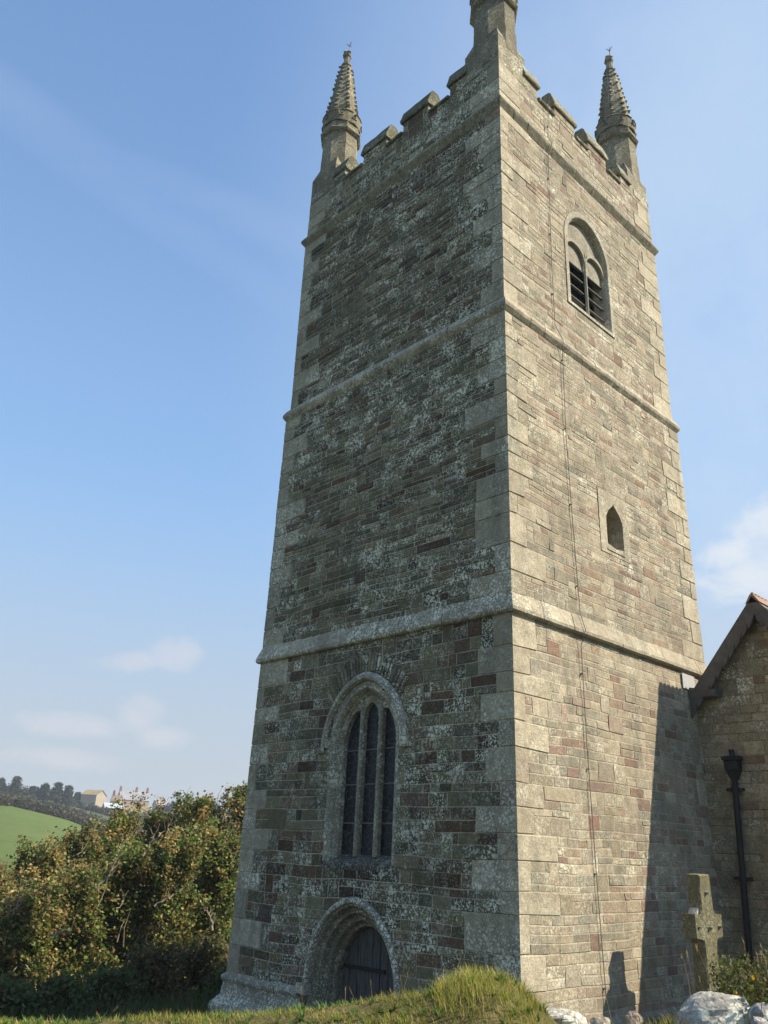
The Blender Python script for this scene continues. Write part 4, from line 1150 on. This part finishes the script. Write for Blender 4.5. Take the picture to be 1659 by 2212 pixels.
TREES = [sycamore(px, rr, yt, w, 100 + i, lb, nl=5600 if rr > 27 else 5000, rust=(.52, .5, .55, .5, .5, .5, .55, .55, .28, .42, .30, .42, .5, .5)[i]) for i, (px, rr, yt, w, lb) in enumerate(SY)]

def dead_branch(tree_, pts, rr, w):
    mb = MB(); P = [at(x, y, rr) - tree_.location for x, y in pts]
    Q = [P[0]]; q_ = random.Random(int(w * 1e4) + len(pts))
    for a, b in zip(P, P[1:]):
        for t in (.33, .66, 1): Q.append(a.lerp(b, t) + Vector([q_.uniform(-.05, .05) for _ in range(3)]))
    W_ = [w * .6 * (1 - .8 * i / (len(Q) - 1)) for i in range(len(Q))]
    mb.tube(Q, W_, 5, cap=False)
    for i in range(2, len(Q) - 1, 2):
        d = Vector((q_.uniform(-.5, .5), q_.uniform(-.3, .3), q_.uniform(.3, 1))) * .45
        mb.tube([Q[i], Q[i] + d * .5 + Vector((.04, 0, 0)), Q[i] + d], [W_[i] * .6, W_[i] * .45, .004], 4, cap=False)
    mb.build('dead_branch', M_DEAD, tree_)
M_DEAD = simple('dead_wood', (0.26, 0.215, 0.155), 0.9, 0.15, 0.25, 9)
for i, pts, rr, w in ((9, [(308, 1850), (325, 1822), (344, 1806), (360, 1792), (366, 1782), (382, 1774)], 24.0, .045), (9, [(332, 1812), (329, 1800), (325, 1790)], 24.0, .03),
                      (11, [(212, 1925), (232, 1890), (240, 1878), (250, 1855), (262, 1842)], 22.8, .04), (9, [(333, 1958), (358, 1944), (378, 1932), (396, 1918)], 23.4, .045),
                      (12, [(106, 2022), (128, 2014), (150, 2012)], 21.5, .06), (8, [(458, 2010), (453, 1990), (449, 1972), (444, 1960)], 24.3, .08), (11, [(170, 1850), (176, 1832), (182, 1822)], 23.0, .03),
                      (8, [(505, 1870), (500, 1850), (497, 1832)], 24.6, .03), (10, [(262, 1835), (264, 1815), (268, 1800)], 23.4, .03), (12, [(30, 1975), (38, 1950), (42, 1930)], 21.5, .035), (10, [(250, 1970), (262, 1950), (275, 1925)], 23.0, .035)):
    dead_branch(TREES[i], pts, rr + 1.1, w)

# undergrowth along the foot of the trees
def shrub(px, rr, ytop, wpx, seed, label, cols):
    r = random.Random(seed); top = at(px, ytop, rr); gz = ground(top.x, top.y); H = max(.6, top.z - gz)
    t = empty('shrub', label, 'shrub', 'undergrowth in front of the sycamores', loc=(top.x, top.y, gz)); lf = MB(); stt = MB()
    rad = wpx * (top - CAM).dot(FW) / (FL * 2212) / 2
    for i in range(190):
        a = r.uniform(0, 2 * pi); u = r.random() ** .5; zf = r.random()
        p = Vector((cos(a) * rad * u * (1 - .5 * zf), sin(a) * rad * u * (1 - .5 * zf), H * zf * .95))
        for k_ in range(15):
            b = r.choice(cols); v = r.uniform(.6, 1.3)
            leaf(lf, p + Vector((r.gauss(0, .14), r.gauss(0, .14), r.gauss(0, .11))), r.uniform(.05, .11), r, (b[0] * v, b[1] * v, b[2] * v, 0))
        if i % 6 == 0: stt.tube([(0, 0, -.1), p * .5 + Vector((0, 0, .1)), p], [.02, .014, .006], 4, cap=False)
    lf.build('foliage', M_LEAF, t); stt.build('stem', M_BARKD, t)
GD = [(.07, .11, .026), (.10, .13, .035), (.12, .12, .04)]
shrub(445, 22, 2030, 150, 1, 'green bramble bush catching the sun beside the tower foot', [(.09, .11, .03), (.12, .12, .035), (.16, .10, .045)])
shrub(345, 21, 2048, 150, 2, 'pinkish brown bramble mound left of the sunlit bramble', [(.17, .10, .05), (.14, .11, .04), (.09, .10, .03)])
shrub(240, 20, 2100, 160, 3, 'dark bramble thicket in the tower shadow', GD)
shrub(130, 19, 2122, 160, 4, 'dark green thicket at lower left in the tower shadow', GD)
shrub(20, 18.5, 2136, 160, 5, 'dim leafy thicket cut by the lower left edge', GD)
shrub(510, 20, 2090, 120, 6, 'dark bush behind the corner of the tower plinth', GD)

# long dark grass in the shade of the tower
r = random.Random(55); GL = MB()
for i in range(15000):
    X = r.uniform(-120, 540); rr = 8.5 + 12.5 * r.random() ** .8
    p = at(X, 2100, rr); p = (p.x, p.y, ground(p.x, p.y) - .03)
    if abs(p[0]) < 3.3 and abs(p[1]) < 3.3: continue
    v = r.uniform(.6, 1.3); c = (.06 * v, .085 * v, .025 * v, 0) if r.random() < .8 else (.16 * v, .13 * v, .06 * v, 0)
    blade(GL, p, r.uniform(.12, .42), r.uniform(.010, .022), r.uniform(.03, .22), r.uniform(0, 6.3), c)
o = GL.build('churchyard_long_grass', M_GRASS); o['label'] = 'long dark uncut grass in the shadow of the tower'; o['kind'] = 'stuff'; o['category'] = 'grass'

# ---------------------------------------------------------------- far hillside: hedges, conifers, farm
def hedge(name, label, pts, rr, hpx, seed, cols, grp='hedgerows on the far hillside'):
    r = random.Random(seed); lf = MB(); P0 = None
    L_ = 0
    for (x0, y0, r0), (x1, y1, r1) in zip(pts, pts[1:]):
        n = int(abs(x1 - x0) * 1.4) + 6
        for i in range(n):
            t = r.random(); x, rq = x0 + (x1 - x0) * t, r0 + (r1 - r0) * t
            p = at(x, y0 + (y1 - y0) * t, rq); g = ground(p.x, p.y)
            h = hpx * rq / (FL * 2212) * r.uniform(.5, 1.15) * (.8 + .3 * sin(x * .21 + seed))
            for k_ in range(26):
                b = r.choice(cols); v = r.uniform(.6, 1.35)
                leaf(lf, Vector((p.x + r.gauss(0, .8), p.y + r.gauss(0, .8), g + h * r.random() ** .7)), r.uniform(.35, .8), r, (b[0] * v, b[1] * v, b[2] * v, 0))
    o = lf.build(name, M_LEAF); tag(o, label, 'hedge', grp); return o
HC = [(.05, .065, .025), (.08, .085, .03), (.11, .085, .04), (.14, .10, .055)]
hedge('hedgerow', 'brown green hedgerow along the top edge of the green field', [(-120, 1735, 232), (0, 1738, 232), (60, 1752, 232), (130, 1768, 232), (180, 1786, 232), (260, 1812, 232)], 232, 15, 1, HC)
hedge('hedgerow', 'grey green hedgerow halfway up the hill above the field hedge', [(-100, 1720, 300), (60, 1727, 300), (160, 1746, 300), (300, 1775, 300)], 300, 13, 2, [(.06, .08, .03), (.09, .10, .04), (.10, .09, .05)])
hedge('hedgerow', 'bushy hedge on the skyline under the conifers', [(-100, 1708, 380), (60, 1710, 380), (150, 1724, 380)], 380, 14, 3, [(.06, .08, .03), (.09, .10, .04), (.11, .10, .05)])
hedge('hedgerow', 'dark hedge in front of the farm barn and house', [(150, 1742, 350), (240, 1757, 350), (340, 1764, 350), (440, 1760, 350)], 350, 12, 4, [(.05, .07, .03), (.07, .085, .035)])
hedge('hedgerow', 'dark bushes on the skyline right of the farmhouse', [(355, 1748, 400), (400, 1748, 400), (470, 1748, 400)], 400, 18, 5, [(.05, .06, .03), (.07, .075, .035)])

def conifer(px, ytop, wpx, rr, seed, label):
    r = random.Random(seed); top = at(px, ytop, rr); gz = ground(top.x, top.y); H = max(3, top.z - gz); rad = wpx * rr / (FL * 2212) / 2
    t = empty('pine_tree', label, 'tree', 'dark pines on the skyline', loc=(top.x, top.y, gz)); lf = MB(); tr = MB()
    tr.tube([(0, 0, -1), (0, 0, H * .5), (.2, 0, H * .95)], [.3, .2, .05], 6)
    for i in range(190):
        zf = r.random() ** .9; a = r.uniform(0, 6.3); q = rad * (1.1 - 1.02 * zf ** .85) * r.uniform(.15, 1.0) ** .7 * (.7 + .3 * sin(a * 2 + seed + zf * 23))
        c = Vector((cos(a) * q, sin(a) * q, H * (.06 + .94 * zf)))
        for k_ in range(12):
            v = r.uniform(.6, 1.3); leaf(lf, c + Vector((r.gauss(0, .5), r.gauss(0, .5), r.gauss(-.1, .22))), r.uniform(.3, .75), r, (.055 * v, .075 * v, .04 * v, 0))
    tr.build('trunk', M_BARKD, t); lf.build('crown', M_LEAF, t)
conifer(4, 1682, 46, 350, 1, 'dark pine cut by the left edge on the skyline')
conifer(37, 1678, 44, 350, 2, 'pointed dark pine second from the left on the skyline')
conifer(74, 1700, 40, 350, 3, 'low rounded pine third from the left on the skyline')
conifer(100, 1693, 38, 350, 4, 'narrow pine fourth from the left on the skyline')
conifer(127, 1692, 42, 345, 5, 'pine fifth from the left on the skyline, near the barn')
conifer(150, 1699, 34, 345, 6, 'pine nearest the barn on the skyline')
conifer(170, 1713, 24, 375, 7, 'small dark bush like pine right behind the barn roof')

def gable_house(name, label, x0, x1, ye, yr, yb, rr, depth, wcol, rcol, chim=(), gable_right=True, turn=0.0, cat='house', windows=0):
    """walls between photo x0..x1, eaves ye, ridge yr, base yb, at distance rr"""
    A = at(x0, yb, rr); B = at(x1, yb, rr); u = Vector((B.x - A.x, B.y - A.y, 0)); Lg = u.length; u.normalize()
    u = Matrix.Rotation(turn, 3, 'Z') @ u
    v = Vector((-u.y, u.x, 0))
    if v.dot(Vector((FW.x, FW.y, 0))) < 0: v = -v
    sc = rr / (FL * 2212) * 1.04
    he, hr = (yb - ye) * sc, (yb - yr) * sc
    base = Vector((A.x, A.y, A.z - 1.5)); t = empty(name, label, cat, 'farm buildings on the hill', loc=base)
    P = lambda a, b, z: tuple(u * a + v * b + Vector((0, 0, z + 1.5)))
    mb = MB(); wc = wcol + (0,)
    D_ = depth
    for q in ([(0, 0), (Lg, 0)], [(Lg, 0), (Lg, D_)], [(Lg, D_), (0, D_)], [(0, D_), (0, 0)]):
        mb.poly([P(*q[0], -1.5), P(*q[1], -1.5), P(*q[1], he), P(*q[0], he)], wc)
    for a in (0, Lg): mb.poly([P(a, 0, he), P(a, D_, he), P(a, D_ / 2, hr)], wc)
    mb.build('wall', M_FARM, t)
    mb = MB(); rc = rcol + (0,); ov = .25
    for s in (0, 1):
        b0, b1 = (-ov, D_ / 2) if s == 0 else (D_ + ov, D_ / 2)
        for dz in (.12, .0): mb.poly([P(-ov, b0, he - .1 + dz), P(Lg + ov, b0, he - .1 + dz), P(Lg + ov, b1, hr + dz), P(-ov, b1, hr + dz)], rc)
        mb.poly([P(-ov, b0, he - .1), P(Lg + ov, b0, he - .1), P(Lg + ov, b0, he + .02), P(-ov, b0, he + .02)], rc)
    ro = mb.build('roof', M_FARM, t)
    for f_ in chim:
        mb = MB(); a = Lg * f_
        q = [(a - .42, D_ / 2 - .42), (a + .42, D_ / 2 - .42), (a + .42, D_ / 2 + .42), (a - .42, D_ / 2 + .42)]
        for (p0, p1) in zip(q, q[1:] + q[:1]): mb.poly([P(*p0, hr - .5), P(*p1, hr - .5), P(*p1, hr + 1.7), P(*p0, hr + 1.7)], (.24, .12, .09, 0))
        mb.poly([P(*p, hr + 1.7) for p in q], (.3, .12, .08, 0))
        mb.build('chimney', M_FARM, ro)
        mb = MB(); w0 = P(a, D_ / 2, hr + 1.6); mb.tube([w0, (w0[0], w0[1], w0[2] + .45)], [.3, .28], 6, (.26, .13, .09, 0)); mb.build('chimney_pot', M_FARM, ro)
    for i in range(windows):
        a = Lg * (i + .7) / (windows + .4)
        mb = MB(); mb.poly([P(a - .45, -.02, he - 1.9), P(a + .45, -.02, he - 1.9), P(a + .45, -.02, he - .7), P(a - .45, -.02, he - .7)], (.05, .055, .06, 0)); mb.build('window', M_FARM, t)
    return t
gable_house('farm_barn', 'long barn with an ochre lichened roof and pale gable end on the hill', 172, 209, 1720, 1711, 1738, 372, 9, (.36, .30, .22), (.25, .20, .10), turn=-.45, cat='barn')
gable_house('farmhouse', 'stone farmhouse with pale slate roof and three red brick chimneys', 258, 322, 1730, 1714, 1745, 385, 8, (.38, .28, .17), (.27, .27, .28), (.02, .58, .97), turn=.22, cat='farmhouse', windows=4)
gable_house('farm_cottage', 'small brown roofed cottage with one tall red chimney left of the farmhouse', 236, 256, 1733, 1722, 1746, 378, 6, (.40, .28, .18), (.22, .16, .11), (.12,), turn=-.2, cat='cottage')
gable_house('farm_shed', 'low shed with a white sheet roof in front of the cottage', 226, 268, 1746, 1737, 1752, 366, 7, (.36, .36, .36), (.42, .45, .47), turn=.18, cat='shed')
gable_house('farm_outbuilding', 'pale outbuilding half hidden by bushes right of the farmhouse', 338, 362, 1740, 1731, 1750, 400, 7, (.5, .47, .43), (.40, .40, .41), turn=.3, cat='outbuilding')

# ---------------------------------------------------------------- air
mb = MB(); mb.box((-1500, -1500, -75), (1900, 1900, 27.5))
k = bpy.data.materials.new('air'); k.use_nodes = True; k.node_tree.nodes.clear()
o_ = k.node_tree.nodes.new('ShaderNodeOutputMaterial'); v_ = k.node_tree.nodes.new('ShaderNodeVolumePrincipled')
v_.inputs['Color'].default_value = (.86, .90, .97, 1); v_.inputs['Density'].default_value = 0.0005; v_.inputs['Anisotropy'].default_value = 0.2
k.node_tree.links.new(v_.outputs[0], o_.inputs['Volume'])
hz = mb.build('haze', k); hz['kind'] = 'stuff'; hz['label'] = 'thin pale air over the valley and far hillside'; hz['category'] = 'haze'
